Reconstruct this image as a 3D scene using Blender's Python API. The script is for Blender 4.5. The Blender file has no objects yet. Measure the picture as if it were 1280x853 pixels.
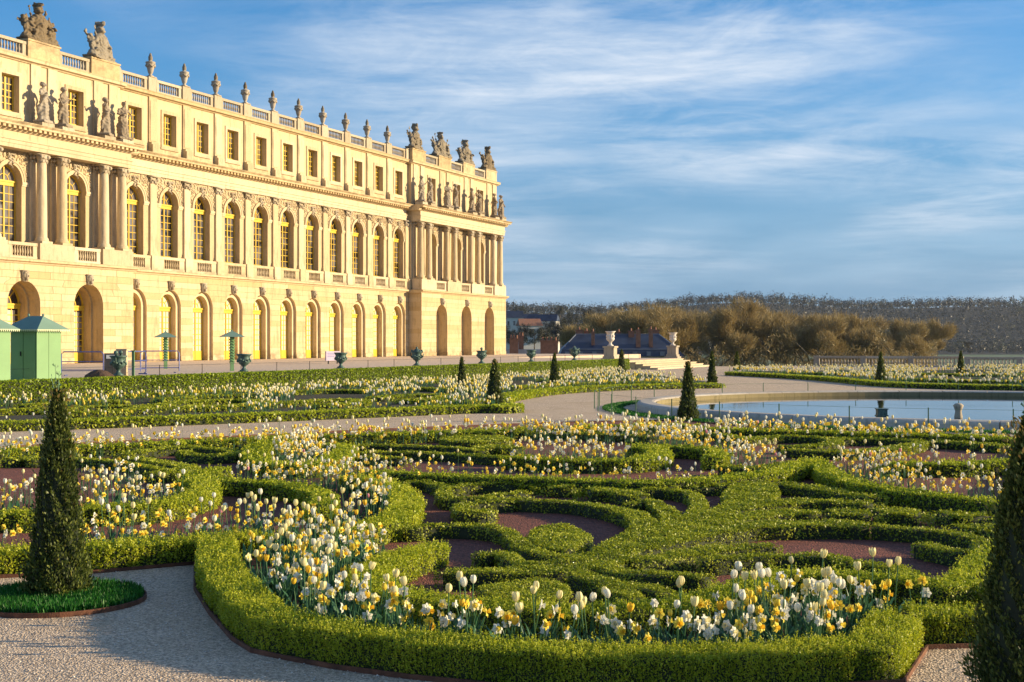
import bpy, bmesh, math, random
import numpy as np
from mathutils import Vector, Matrix, noise

random.seed(7)
RNG = np.random.default_rng(11)
SC = bpy.context.scene
COL = SC.collection
R = math.radians

# ------------------------------------------------------------------ camera
FPX = 1750.0                 # focal length of the photograph in its own pixels
EYE = 2.2                    # eye height above the parterre
HOR = 428.0                  # horizon row of the photograph
cam_data = bpy.data.cameras.new('camera')
cam_data.sensor_width = 36.0
cam_data.lens = 36.0 * FPX / 1280.0
cam_data.shift_y = (HOR - 426.5) / 1280.0
cam_data.clip_end = 12000.0
cam = bpy.data.objects.new('camera', cam_data)
cam.location = (0, 0, EYE)
cam.rotation_euler = (R(90), 0, 0)
COL.objects.link(cam)
SC.camera = cam

# ------------------------------------------------------------------ light
SUN_EL = 12.8
SUN_DIR2 = Vector((0.998, 0.05)).normalized()          # towards the sun, on the ground plane
sd = Vector((SUN_DIR2.x * math.cos(R(SUN_EL)), SUN_DIR2.y * math.cos(R(SUN_EL)), math.sin(R(SUN_EL))))
sun_data = bpy.data.lights.new('sun', 'SUN')
sun_data.energy = 5.0
sun_data.angle = R(0.6)
sun_data.color = (1.0, 0.78, 0.47)
sun = bpy.data.objects.new('sun', sun_data)
sun.rotation_euler = sd.to_track_quat('Z', 'Y').to_euler()
sun.location = (60, -10, 40)
COL.objects.link(sun)

SC.view_settings.view_transform = 'Standard'
SC.view_settings.look = 'None'
SC.view_settings.gamma = 1.0
SC.view_settings.use_curve_mapping = False
SC.view_settings.exposure = 0.88
SC.cycles.use_denoising = True
SC.cycles.max_bounces = 6
SC.cycles.diffuse_bounces = 3
SC.cycles.glossy_bounces = 3
SC.cycles.transmission_bounces = 3
SC.cycles.transparent_max_bounces = 4
SC.cycles.caustics_reflective = False
SC.cycles.caustics_refractive = False

def build_world():
    w = bpy.data.worlds.new('World'); SC.world = w; w.use_nodes = True
    nt = w.node_tree; N = nt.nodes; L = nt.links
    for n in list(N): N.remove(n)
    out = N.new('ShaderNodeOutputWorld'); bg = N.new('ShaderNodeBackground')
    sky = N.new('ShaderNodeTexSky'); sky.sky_type = 'NISHITA'; sky.sun_disc = False
    sky.sun_elevation = R(SUN_EL)
    sky.sun_rotation = math.atan2(SUN_DIR2.x, SUN_DIR2.y)
    sky.altitude = 130; sky.air_density = 1.0; sky.dust_density = 0.35; sky.ozone_density = 1.4
    tc = N.new('ShaderNodeTexCoord')
    sep = N.new('ShaderNodeSeparateXYZ'); L.new(tc.outputs['Generated'], sep.inputs[0])
    # project the view direction on a high flat cloud sheet: streaks run level and close up to the horizon
    def math_n(op, a, b=None, clamp=False):
        m = N.new('ShaderNodeMath'); m.operation = op; m.use_clamp = clamp
        for i, v in enumerate((a, b)):
            if v is None: continue
            if isinstance(v, (int, float)): m.inputs[i].default_value = v
            else: L.new(v, m.inputs[i])
        return m.outputs[0]
    zc = math_n('ADD', math_n('MAXIMUM', sep.outputs[2], 0.0), 0.06)
    px = math_n('DIVIDE', sep.outputs[0], zc); py = math_n('DIVIDE', sep.outputs[1], zc)
    cmb = N.new('ShaderNodeCombineXYZ'); L.new(px, cmb.inputs[0]); L.new(py, cmb.inputs[1])
    def cloud(rot, sx, sy, scale, detail, rough, dist, lo, hi, off):
        mp = N.new('ShaderNodeMapping'); L.new(cmb.outputs[0], mp.inputs[0])
        mp.inputs['Rotation'].default_value = (0, 0, R(rot)); mp.inputs['Scale'].default_value = (sx, sy, 1)
        mp.inputs['Location'].default_value = off
        nz = N.new('ShaderNodeTexNoise'); L.new(mp.outputs[0], nz.inputs['Vector'])
        nz.inputs['Scale'].default_value = scale; nz.inputs['Detail'].default_value = detail
        nz.inputs['Roughness'].default_value = rough; nz.inputs['Distortion'].default_value = dist
        r = N.new('ShaderNodeMapRange'); r.interpolation_type = 'SMOOTHSTEP'; L.new(nz.outputs[0], r.inputs[0])
        r.inputs[1].default_value = lo; r.inputs[2].default_value = hi
        return r.outputs[0]
    big = cloud(18, 0.75, 0.30, 0.8, 2, 0.5, 0.3, 0.34, 0.62, CL_OFF)
    streak = cloud(52, 0.60, 1.05, 0.95, 10, 0.62, 0.6, 0.36, 0.70, (3.1, 7.3, 0))
    fine = cloud(40, 1.5, 1.5, 1.4, 9, 0.68, 0.8, 0.36, 0.74, (9.0, 2.0, 0))
    amt = math_n('MULTIPLY', big, math_n('ADD', math_n('MULTIPLY', streak, 0.80), math_n('MULTIPLY', fine, 0.38)), True)
    lowf = N.new('ShaderNodeMapRange'); L.new(sep.outputs[2], lowf.inputs[0]); lowf.inputs[1].default_value = 0.02; lowf.inputs[2].default_value = 0.13; lowf.inputs[3].default_value = 0.22; lowf.inputs[4].default_value = 1.0
    amt = math_n('MULTIPLY', amt, lowf.outputs[0], True)
    # thin grey-blue stratus thickens the air towards the horizon
    hz = N.new('ShaderNodeMapRange'); hz.interpolation_type = 'SMOOTHSTEP'; L.new(sep.outputs[2], hz.inputs[0])
    hz.inputs[1].default_value = 0.26; hz.inputs[2].default_value = 0.0; hz.inputs[3].default_value = 0.0; hz.inputs[4].default_value = 0.88
    vt = cloud(8, 0.5, 0.35, 1.2, 5, 0.55, 0.4, 0.3, 0.7, (5.0, 1.0, 0))
    strat = N.new('ShaderNodeMix'); strat.data_type = 'RGBA'; L.new(vt, strat.inputs[0]); strat.inputs[6].default_value = STRAT_A; strat.inputs[7].default_value = STRAT_B
    # cloud colour: pale, faintly warm; the sky between grows from deep blue to paler blue near the horizon
    mixc = N.new('ShaderNodeMix'); mixc.data_type = 'RGBA'
    tint = N.new('ShaderNodeMix'); tint.data_type = 'RGBA'; tint.blend_type = 'MULTIPLY'
    tint.inputs[0].default_value = 1.0
    L.new(sky.outputs[0], tint.inputs[6]); tint.inputs[7].default_value = SKY_TINT
    low = N.new('ShaderNodeMix'); low.data_type = 'RGBA'; L.new(hz.outputs[0], low.inputs[0]); L.new(tint.outputs[2], low.inputs[6]); L.new(strat.outputs[2], low.inputs[7])
    L.new(math_n('MULTIPLY', amt, 0.95), mixc.inputs[0]); L.new(low.outputs[2], mixc.inputs[6])
    mixc.inputs[7].default_value = CLOUD
    L.new(mixc.outputs[2], bg.inputs[0]); bg.inputs[1].default_value = SKY_STRENGTH
    L.new(bg.outputs[0], out.inputs[0])
SKY_STRENGTH = 0.080
SKY_TINT = (0.30, 0.80, 1.28, 1)
STRAT_A = (1.35, 2.35, 3.9, 1)
STRAT_B = (2.3, 3.3, 4.8, 1)
CLOUD = (5.2, 5.8, 6.6, 1)
CL_OFF = (2.7, 0.9, 0)
build_world()

# ------------------------------------------------------------------ geometry of the place
VPX = 730.0                                  # vanishing point of the palace front, right of centre
TH = math.atan(VPX / FPX)
DV = Vector((math.sin(TH), math.cos(TH)))    # along the palace front, away from us
MV = Vector((-math.cos(TH), math.sin(TH)))   # from us towards the palace front
PAL = 66.46                                  # distance from eye to palace front
TER = 0.73                                   # height of the terrace above the parterre

def sp(s, p, z=0.0):
    v = DV * s + MV * p
    return Vector((v.x, v.y, z))
def ground_at(px, py, z=0.0):
    """point of the level plane z that the photograph shows at px, py"""
    Y = FPX * (EYE - z) / (py - HOR)
    return Vector(((px - 640.0) / FPX * Y, Y, z))
def on_line(px, p, z=0.0):
    """point on the line parallel to the palace at distance p, in the column px"""
    x = px - 640.0
    Y = p / (math.sin(TH) - x / FPX * math.cos(TH))
    return Vector((x / FPX * Y, Y, z))

# ------------------------------------------------------------------ materials
MATS = {}
def nodes_of(name):
    m = bpy.data.materials.new(name); m.use_nodes = True
    nt = m.node_tree
    for n in list(nt.nodes): nt.nodes.remove(n)
    out = nt.nodes.new('ShaderNodeOutputMaterial'); b = nt.nodes.new('ShaderNodeBsdfPrincipled')
    nt.links.new(b.outputs[0], out.inputs[0])
    MATS[name] = m
    return m, nt, b, out
def coords(nt, kind='Object', scale=(1, 1, 1)):
    tc = nt.nodes.new('ShaderNodeTexCoord'); mp = nt.nodes.new('ShaderNodeMapping')
    nt.links.new(tc.outputs[kind], mp.inputs[0]); mp.inputs['Scale'].default_value = scale
    return mp.outputs[0]
def noise_node(nt, vec, scale, detail=4, rough=0.55, dist=0.0):
    n = nt.nodes.new('ShaderNodeTexNoise'); nt.links.new(vec, n.inputs['Vector'])
    n.inputs['Scale'].default_value = scale; n.inputs['Detail'].default_value = detail
    n.inputs['Roughness'].default_value = rough; n.inputs['Distortion'].default_value = dist
    return n
def ramp(nt, fac, stops):
    r = nt.nodes.new('ShaderNodeValToRGB'); nt.links.new(fac, r.inputs[0])
    el = r.color_ramp.elements
    while len(el) < len(stops): el.new(0.5)
    for e, (p, c) in zip(el, stops):
        e.position = p; e.color = (c[0], c[1], c[2], 1)
    return r.outputs[0]
def mixrgb(nt, fac, a, b, mode='MIX'):
    m = nt.nodes.new('ShaderNodeMix'); m.data_type = 'RGBA'; m.blend_type = mode
    if isinstance(fac, (int, float)): m.inputs[0].default_value = fac
    else: nt.links.new(fac, m.inputs[0])
    for i, v in ((6, a), (7, b)):
        if isinstance(v, tuple): m.inputs[i].default_value = (v[0], v[1], v[2], 1)
        else: nt.links.new(v, m.inputs[i])
    return m.outputs[2]
def bump(nt, b, height, strength, dist=0.02):
    n = nt.nodes.new('ShaderNodeBump'); n.inputs['Strength'].default_value = strength
    n.inputs['Distance'].default_value = dist
    nt.links.new(height, n.inputs['Height']); nt.links.new(n.outputs[0], b.inputs['Normal'])
def simple(name, col, rough=0.7, var=0.15, scale=3.0, metallic=0.0, bstr=0.0, kind='Object', spec=0.5):
    m, nt, b, out = nodes_of(name)
    v = coords(nt, kind); n = noise_node(nt, v, scale, 5)
    lo = tuple(max(0, c * (1 - var)) for c in col); hi = tuple(min(1, c * (1 + var)) for c in col)
    nt.links.new(ramp(nt, n.outputs[0], [(0.3, lo), (0.7, hi)]), b.inputs['Base Color'])
    b.inputs['Roughness'].default_value = rough; b.inputs['Metallic'].default_value = metallic
    b.inputs['Specular IOR Level'].default_value = spec
    if bstr:
        n2 = noise_node(nt, v, scale * 8, 4); bump(nt, b, n2.outputs[0], bstr)
    return m

def stone_mat(name, col, dark, stain=0.35, scale=0.5, bands=False):
    m, nt, b, out = nodes_of(name)
    v = coords(nt, 'Object')
    info = nt.nodes.new('ShaderNodeObjectInfo')
    n1 = noise_node(nt, v, scale, 5, 0.6)
    n2 = noise_node(nt, v, scale * 14, 4, 0.6)
    base = ramp(nt, n1.outputs[0], [(0.25, tuple(c * 0.9 for c in col)), (0.75, tuple(min(1, c * 1.08) for c in col))])
    base = mixrgb(nt, 0.15, base, ramp(nt, info.outputs['Random'], [(0, (0.25, 0.14, 0.06)), (1, (1, 0.95, 0.85))]))
    st = coords(nt, 'Object', (1.3, 1.3, 0.25))
    n3 = noise_node(nt, st, scale * 5, 5, 0.65)
    f = nt.nodes.new('ShaderNodeMapRange'); nt.links.new(n3.outputs[0], f.inputs[0])
    f.inputs[1].default_value = 0.52; f.inputs[2].default_value = 0.8; f.inputs[4].default_value = stain
    c = mixrgb(nt, f.outputs[0], base, dark)
    if bands:                                   # old damp stains: wall foot, ledges and attic foot of the palace
        sx = nt.nodes.new('ShaderNodeSeparateXYZ'); nt.links.new(v, sx.inputs[0])
        dv = nt.nodes.new('ShaderNodeMath'); dv.operation = 'DIVIDE'; nt.links.new(sx.outputs[2], dv.inputs[0]); dv.inputs[1].default_value = 22.0
        bz = ramp(nt, dv.outputs[0], [(0.0, (.9,) * 3), (0.028, (.5,) * 3), (0.05, (0,) * 3), (0.31, (0,) * 3), (0.318, (.75,) * 3), (0.345, (0,) * 3), (0.60, (0.0,) * 3), (0.645, (.18,) * 3), (0.70, (0,) * 3), (0.715, (.8,) * 3), (0.75, (.25,) * 3), (0.775, (0,) * 3), (0.925, (.05,) * 3), (0.96, (.6,) * 3), (1.0, (.7,) * 3)])
        n4 = noise_node(nt, coords(nt, 'Object', (1, 1, 1.6)), 1.1, 6, 0.7)
        mr = nt.nodes.new('ShaderNodeMapRange'); nt.links.new(n4.outputs[0], mr.inputs[0]); mr.inputs[1].default_value = 0.42; mr.inputs[2].default_value = 0.62
        mm = nt.nodes.new('ShaderNodeMath'); mm.operation = 'MULTIPLY'; nt.links.new(bz, mm.inputs[0]); nt.links.new(mr.outputs[0], mm.inputs[1])
        c = mixrgb(nt, mm.outputs[0], c, tuple(q * 0.95 for q in dark))
    fine = ramp(nt, n2.outputs[0], [(0.3, (0.82, 0.82, 0.82)), (0.65, (1, 1, 1))])
    nt.links.new(mixrgb(nt, 0.6, c, fine, 'MULTIPLY'), b.inputs['Base Color'])
    b.inputs['Roughness'].default_value = 0.85; b.inputs['Specular IOR Level'].default_value = 0.25
    bump(nt, b, n2.outputs[0], 0.25, 0.02)
    return m

def leaf_mat(name, stops, trans=0.3, rough=0.45):
    """leaf colour from the per-leaf 'tint' attribute; thin leaves let some light through"""
    m, nt, b, out = nodes_of(name)
    a = nt.nodes.new('ShaderNodeAttribute'); a.attribute_name = 'tint'
    c = ramp(nt, a.outputs['Fac'], stops)
    nt.links.new(c, b.inputs['Base Color']); b.inputs['Roughness'].default_value = rough
    b.inputs['Specular IOR Level'].default_value = 0.3
    t = nt.nodes.new('ShaderNodeBsdfTranslucent'); nt.links.new(c, t.inputs[0])
    mx = nt.nodes.new('ShaderNodeMixShader'); mx.inputs[0].default_value = trans
    nt.links.new(b.outputs[0], mx.inputs[1]); nt.links.new(t.outputs[0], mx.inputs[2])
    nt.links.new(mx.outputs[0], out.inputs[0])
    return m

def gravel_mat(name, c_lo, c_hi, scale, patch):
    m, nt, b, out = nodes_of(name)
    v = coords(nt, 'Object')
    vo = nt.nodes.new('ShaderNodeTexVoronoi'); nt.links.new(v, vo.inputs['Vector']); vo.inputs['Scale'].default_value = scale
    sepc = nt.nodes.new('ShaderNodeSeparateColor'); nt.links.new(vo.outputs['Color'], sepc.inputs[0])
    mid = tuple((a + c) / 2 for a, c in zip(c_lo, c_hi))
    col = ramp(nt, sepc.outputs[0], [(0.0, c_lo), (0.55, mid), (1.0, c_hi)])
    n = noise_node(nt, v, 0.55, 6, 0.65, 0.6)
    f = nt.nodes.new('ShaderNodeMapRange'); nt.links.new(n.outputs[0], f.inputs[0])
    f.inputs[1].default_value = 0.50; f.inputs[2].default_value = 0.75; f.inputs[4].default_value = 0.55
    nt.links.new(mixrgb(nt, f.outputs[0], col, patch), b.inputs['Base Color'])
    b.inputs['Roughness'].default_value = 0.9
    bump(nt, b, vo.outputs['Distance'], 0.7, 0.02)
    return m

stone_mat('stone', (0.56, 0.42, 0.215), (0.24, 0.17, 0.10), 0.8, 0.5, True)
stone_mat('stone_pale', (0.58, 0.46, 0.275), (0.25, 0.19, 0.125), 0.8, 0.5, True)
stone_mat('stone_weathered', (0.42, 0.35, 0.24), (0.10, 0.085, 0.06), 0.8, 1.2)
stone_mat('stone_worn', (0.58, 0.47, 0.31), (0.16, 0.12, 0.075), 0.8, 0.8)
stone_mat('stone_grey', (0.40, 0.35, 0.28), (0.12, 0.10, 0.08), 0.7, 1.0)
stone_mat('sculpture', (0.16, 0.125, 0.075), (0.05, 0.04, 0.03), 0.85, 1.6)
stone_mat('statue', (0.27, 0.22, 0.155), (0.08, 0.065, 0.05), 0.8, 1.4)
stone_mat('marble', (0.74, 0.68, 0.60), (0.30, 0.26, 0.22), 0.5, 1.5)
stone_mat('rim', (0.46, 0.42, 0.36), (0.12, 0.10, 0.075), 0.8, 1.2)
stone_mat('algae_stone', (0.20, 0.16, 0.05), (0.05, 0.05, 0.015), 0.8, 1.2)
simple('window_gold', (0.62, 0.41, 0.03), 0.4, 0.08, 2.0)
simple('cream_panel', (0.60, 0.53, 0.38), 0.7, 0.1, 1.0)
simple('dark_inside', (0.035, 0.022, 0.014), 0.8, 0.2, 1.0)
simple('hut_green', (0.16, 0.31, 0.13), 0.55, 0.06, 2.0)
simple('hut_roof', (0.16, 0.26, 0.20), 0.5, 0.08, 2.0)
simple('hut_trim', (0.62, 0.64, 0.40), 0.6, 0.05, 2.0)
simple('patina', (0.085, 0.145, 0.125), 0.55, 0.5, 9.0, 0.3)
simple('iron', (0.02, 0.02, 0.022), 0.5, 0.2, 5.0, 0.5)
simple('rope', (0.32, 0.34, 0.26), 0.8, 0.1, 5.0)
simple('barrier_blue', (0.10, 0.12, 0.30), 0.5, 0.2, 6.0, 0.2)
simple('board_mauve', (0.36, 0.30, 0.42), 0.6, 0.1, 4.0)
simple('totem_dark', (0.07, 0.065, 0.065), 0.5, 0.1, 2.0)
simple('white_print', (0.7, 0.7, 0.7), 0.7, 0.02, 2.0)
simple('mulch_pile', (0.10, 0.06, 0.04), 0.9, 0.3, 6.0, 0, 0.6)
simple('slate', (0.022, 0.032, 0.062), 0.45, 0.35, 0.6, 0, 0.2)
simple('slate_grey', (0.12, 0.12, 0.13), 0.5, 0.2, 0.8, 0, 0.2)
simple('lead', (0.13, 0.15, 0.19), 0.5, 0.15, 0.6)
simple('brick', (0.25, 0.115, 0.07), 0.85, 0.25, 3.0, 0, 0.3)
simple('render_wall', (0.50, 0.45, 0.36), 0.85, 0.15, 0.4)
simple('house_wall', (0.55, 0.52, 0.48), 0.85, 0.1, 0.4)
simple('edging_rust', (0.13, 0.05, 0.025), 0.8, 0.5, 9.0, 0.1, 0.3)
simple('bark', (0.14, 0.10, 0.065), 0.9, 0.35, 3.0, 0, 0.5)
simple('bark_pale', (0.20, 0.155, 0.09), 0.9, 0.35, 2.0, 0, 0.4)
simple('soil', (0.035, 0.032, 0.014), 0.95, 0.4, 8.0, 0, 0.8)
simple('stake_green', (0.10, 0.20, 0.09), 0.6, 0.1, 4.0)
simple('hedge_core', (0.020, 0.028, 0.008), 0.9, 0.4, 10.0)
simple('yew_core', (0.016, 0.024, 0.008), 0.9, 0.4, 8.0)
leaf_mat('box_border', [(0.0, (0.11, 0.165, 0.008)), (0.45, (0.34, 0.41, 0.018)), (1.0, (0.62, 0.62, 0.05))], 0.4)
leaf_mat('box_scroll', [(0.0, (0.085, 0.12, 0.008)), (0.5, (0.31, 0.36, 0.018)), (1.0, (0.56, 0.56, 0.05))], 0.3)
leaf_mat('hornbeam', [(0.0, (0.09, 0.15, 0.008)), (0.5, (0.25, 0.34, 0.012)), (1.0, (0.40, 0.45, 0.02))], 0.3)
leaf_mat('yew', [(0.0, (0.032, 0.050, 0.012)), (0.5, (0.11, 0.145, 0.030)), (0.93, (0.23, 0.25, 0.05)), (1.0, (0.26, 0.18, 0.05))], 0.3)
leaf_mat('grass', [(0.0, (0.012, 0.075, 0.010)), (0.6, (0.025, 0.16, 0.015)), (1.0, (0.06, 0.24, 0.03))], 0.3)
leaf_mat('bulb_leaf', [(0.0, (0.030, 0.095, 0.050)), (0.6, (0.060, 0.17, 0.080)), (1.0, (0.14, 0.27, 0.09))], 0.25)
leaf_mat('petal', [(0.0, (0.80, 0.79, 0.70)), (0.20, (0.86, 0.84, 0.70)), (0.21, (0.86, 0.78, 0.40)), (0.45, (0.86, 0.79, 0.45)),
                   (0.46, (0.92, 0.76, 0.10)), (0.90, (0.92, 0.52, 0.015)), (0.91, (0.74, 0.32, 0.34)), (1.0, (0.75, 0.32, 0.36))], 0.3, 0.6)
leaf_mat('twigs', [(0.0, (0.14, 0.105, 0.045)), (0.5, (0.31, 0.225, 0.09)), (1.0, (0.46, 0.36, 0.14))], 0.33)
leaf_mat('wood_far', [(0.0, (0.008, 0.012, 0.012)), (0.45, (0.020, 0.024, 0.020)), (0.7, (0.038, 0.034, 0.024)), (0.9, (0.04, 0.055, 0.018)), (1.0, (0.10, 0.11, 0.03))], 0.15)  # cloud shade over the hill is put into these dark leaf colours
gravel_mat('gravel', (0.28, 0.21, 0.145), (0.80, 0.63, 0.45), 62.0, (0.34, 0.23, 0.12))
gravel_mat('gravel_far', (0.24, 0.20, 0.19), (0.40, 0.34, 0.32), 22.0, (0.26, 0.21, 0.17))
gravel_mat('terrace', (0.52, 0.40, 0.29), (0.66, 0.52, 0.40), 9.0, (0.50, 0.39, 0.29))
gravel_mat('brick_chips', (0.065, 0.019, 0.012), (0.29, 0.092, 0.060), 55.0, (0.095, 0.034, 0.02))
def field_mat():
    m, nt, b, out = nodes_of('field')
    v = coords(nt, 'Object'); n = noise_node(nt, v, 0.004, 6)
    sx = nt.nodes.new('ShaderNodeSeparateXYZ'); nt.links.new(v, sx.inputs[0])
    mr = nt.nodes.new('ShaderNodeMapRange'); nt.links.new(sx.outputs[1], mr.inputs[0]); mr.inputs[1].default_value = 1600; mr.inputs[2].default_value = 1640
    c = mixrgb(nt, mr.outputs[0], ramp(nt, n.outputs[0], [(0.3, (0.03, 0.075, 0.025)), (0.7, (0.05, 0.11, 0.035))]), (0.020, 0.022, 0.018))
    nt.links.new(c, b.inputs['Base Color'])
    b.inputs['Roughness'].default_value = 0.95
field_mat()
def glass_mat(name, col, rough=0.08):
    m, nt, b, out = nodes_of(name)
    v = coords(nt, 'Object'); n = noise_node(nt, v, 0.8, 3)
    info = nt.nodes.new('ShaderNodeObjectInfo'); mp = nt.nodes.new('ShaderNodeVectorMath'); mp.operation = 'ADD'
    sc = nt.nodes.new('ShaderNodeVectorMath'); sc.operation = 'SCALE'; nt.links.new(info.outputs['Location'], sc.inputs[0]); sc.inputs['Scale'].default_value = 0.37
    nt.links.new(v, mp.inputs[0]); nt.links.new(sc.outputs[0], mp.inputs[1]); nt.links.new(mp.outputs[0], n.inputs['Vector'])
    nt.links.new(ramp(nt, n.outputs[0], [(0.42, tuple(c * 0.12 for c in col)), (0.50, tuple(c * 0.6 for c in col)), (0.60, col)]), b.inputs['Base Color'])  # grey sky reflection and dark room behind are painted into the pane colour
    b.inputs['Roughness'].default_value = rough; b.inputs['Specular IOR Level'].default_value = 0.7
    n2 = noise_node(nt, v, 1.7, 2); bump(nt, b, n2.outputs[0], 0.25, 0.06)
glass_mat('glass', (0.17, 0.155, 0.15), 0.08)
def water_mat():
    m, nt, b, out = nodes_of('water')
    v = coords(nt, 'Object', (1, 1, 1)); n = noise_node(nt, v, 1.6, 3)
    n.inputs['Distortion'].default_value = 0.4
    b.inputs['Base Color'].default_value = (0.012, 0.020, 0.026, 1)
    b.inputs['Roughness'].default_value = 0.03; b.inputs['IOR'].default_value = 1.33
    bump(nt, b, n.outputs[0], 0.06, 0.02)
water_mat()

# ------------------------------------------------------------------ mesh helpers
class MB:
    """collects shapes into ONE mesh"""
    def __init__(self): self.v = []; self.f = []
    def add(self, vs, fs):
        o = len(self.v); self.v.extend(tuple(p) for p in vs); self.f.extend([tuple(i + o for i in f) for f in fs]); return self
    def box(self, x0, x1, y0, y1, z0, z1):
        return self.add([(x0, y0, z0), (x1, y0, z0), (x1, y1, z0), (x0, y1, z0), (x0, y0, z1), (x1, y0, z1), (x1, y1, z1), (x0, y1, z1)],
                        [(0, 3, 2, 1), (4, 5, 6, 7), (0, 1, 5, 4), (1, 2, 6, 5), (2, 3, 7, 6), (3, 0, 4, 7)])
    def lathe(self, prof, n=12, c=(0, 0, 0), cap=True):
        vs = []; fs = []
        for r, z in prof:
            for k in range(n):
                a = 2 * math.pi * k / n
                vs.append((c[0] + r * math.cos(a), c[1] + r * math.sin(a), c[2] + z))
        for j in range(len(prof) - 1):
            for k in range(n):
                k2 = (k + 1) % n
                fs.append((j * n + k, j * n + k2, (j + 1) * n + k2, (j + 1) * n + k))
        if cap:
            fs.append(tuple(range(n - 1, -1, -1))); fs.append(tuple((len(prof) - 1) * n + k for k in range(n)))
        return self.add(vs, fs)
    def tube(self, pts, rads, n=5, cap=True):
        pts = [Vector(p) for p in pts]; vs = []; fs = []
        if isinstance(rads, (int, float)): rads = [rads] * len(pts)
        for i, p in enumerate(pts):
            t = (pts[min(i + 1, len(pts) - 1)] - pts[max(i - 1, 0)])
            t = t.normalized() if t.length > 1e-9 else Vector((0, 0, 1))
            a = Vector((0, 0, 1)) if abs(t.z) < 0.9 else Vector((1, 0, 0))
            u = t.cross(a).normalized(); w = t.cross(u)
            for k in range(n):
                g = 2 * math.pi * k / n
                vs.append(p + (u * math.cos(g) + w * math.sin(g)) * rads[i])
        for j in range(len(pts) - 1):
            for k in range(n):
                k2 = (k + 1) % n
                fs.append((j * n + k, j * n + k2, (j + 1) * n + k2, (j + 1) * n + k))
        if cap:
            fs.append(tuple(range(n - 1, -1, -1))); fs.append(tuple((len(pts) - 1) * n + k for k in range(n)))
        return self.add(vs, fs)
    def ellipsoid(self, c, r, n=10, m=7, rot=None):
        vs = []; fs = []
        for j in range(m + 1):
            th = math.pi * j / m
            for k in range(n):
                a = 2 * math.pi * k / n
                p = Vector((r[0] * math.sin(th) * math.cos(a), r[1] * math.sin(th) * math.sin(a), r[2] * math.cos(th)))
                if rot is not None: p = rot @ p
                vs.append(p + Vector(c))
        for j in range(m):
            for k in range(n):
                k2 = (k + 1) % n
                fs.append((j * n + k, (j + 1) * n + k, (j + 1) * n + k2, j * n + k2))
        return self.add(vs, fs)
    def prism_xz(self, poly, y0, y1):
        """polygon in x,z extruded from y0 (front) to y1 (back)"""
        n = len(poly)
        vs = [(x, y0, z) for x, z in poly] + [(x, y1, z) for x, z in poly]
        fs = [tuple(range(n)), tuple(range(2 * n - 1, n - 1, -1))]
        for i in range(n):
            j = (i + 1) % n
            fs.append((i, i + n, j + n, j))
        return self.add(vs, fs)
    def prism_xy(self, poly, z0, z1):
        n = len(poly)
        vs = [(p[0], p[1], z0) for p in poly] + [(p[0], p[1], z1) for p in poly]
        fs = [tuple(range(n - 1, -1, -1)), tuple(range(n, 2 * n))]
        for i in range(n):
            j = (i + 1) % n
            fs.append((i, j, j + n, i + n))
        return self.add(vs, fs)
    def profile_x(self, prof, x0, x1):
        """profile in y,z (closed) extruded along x"""
        n = len(prof)
        vs = [(x0, y, z) for y, z in prof] + [(x1, y, z) for y, z in prof]
        fs = [tuple(range(n)), tuple(range(2 * n - 1, n - 1, -1))]
        for i in range(n):
            j = (i + 1) % n
            fs.append((i, i + n, j + n, j))
        return self.add(vs, fs)
    def mesh(self, name, mat, smooth=False, fix=True):
        me = bpy.data.meshes.new(name)
        me.from_pydata([tuple(p) for p in self.v], [], self.f)
        if fix:
            bm = bmesh.new(); bm.from_mesh(me); bmesh.ops.recalc_face_normals(bm, faces=bm.faces[:]); bm.to_mesh(me); bm.free()
        if mat: me.materials.append(MATS[mat])
        if smooth:
            me.polygons.foreach_set('use_smooth', [True] * len(me.polygons))
        me.update()
        return me
    def build(self, name, mat, parent=None, smooth=False, loc=None, fix=True):
        return link(name, self.mesh(name, mat, smooth, fix), parent, loc)

def link(name, me, parent=None, loc=None, rz=None, scale=None):
    o = bpy.data.objects.new(name, me); COL.objects.link(o)
    if parent is not None: o.parent = parent
    if loc is not None: o.location = loc
    if rz is not None: o.rotation_euler = (0, 0, rz)
    if scale is not None: o.scale = scale if not isinstance(scale, (int, float)) else (scale,) * 3
    return o
def tag(o, label=None, cat=None, group=None, kind=None):
    if label: o['label'] = label
    if cat: o['category'] = cat
    if group: o['group'] = group
    if kind: o['kind'] = kind
    return o
def empty(name, loc=(0, 0, 0), rz=0.0, label=None, cat=None, group=None, scale=None):
    o = bpy.data.objects.new(name, None); COL.objects.link(o)
    o.location = loc; o.rotation_euler = (0, 0, rz); o.empty_display_size = 0.2
    if scale: o.scale = (scale,) * 3
    return tag(o, label, cat, group)

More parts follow.
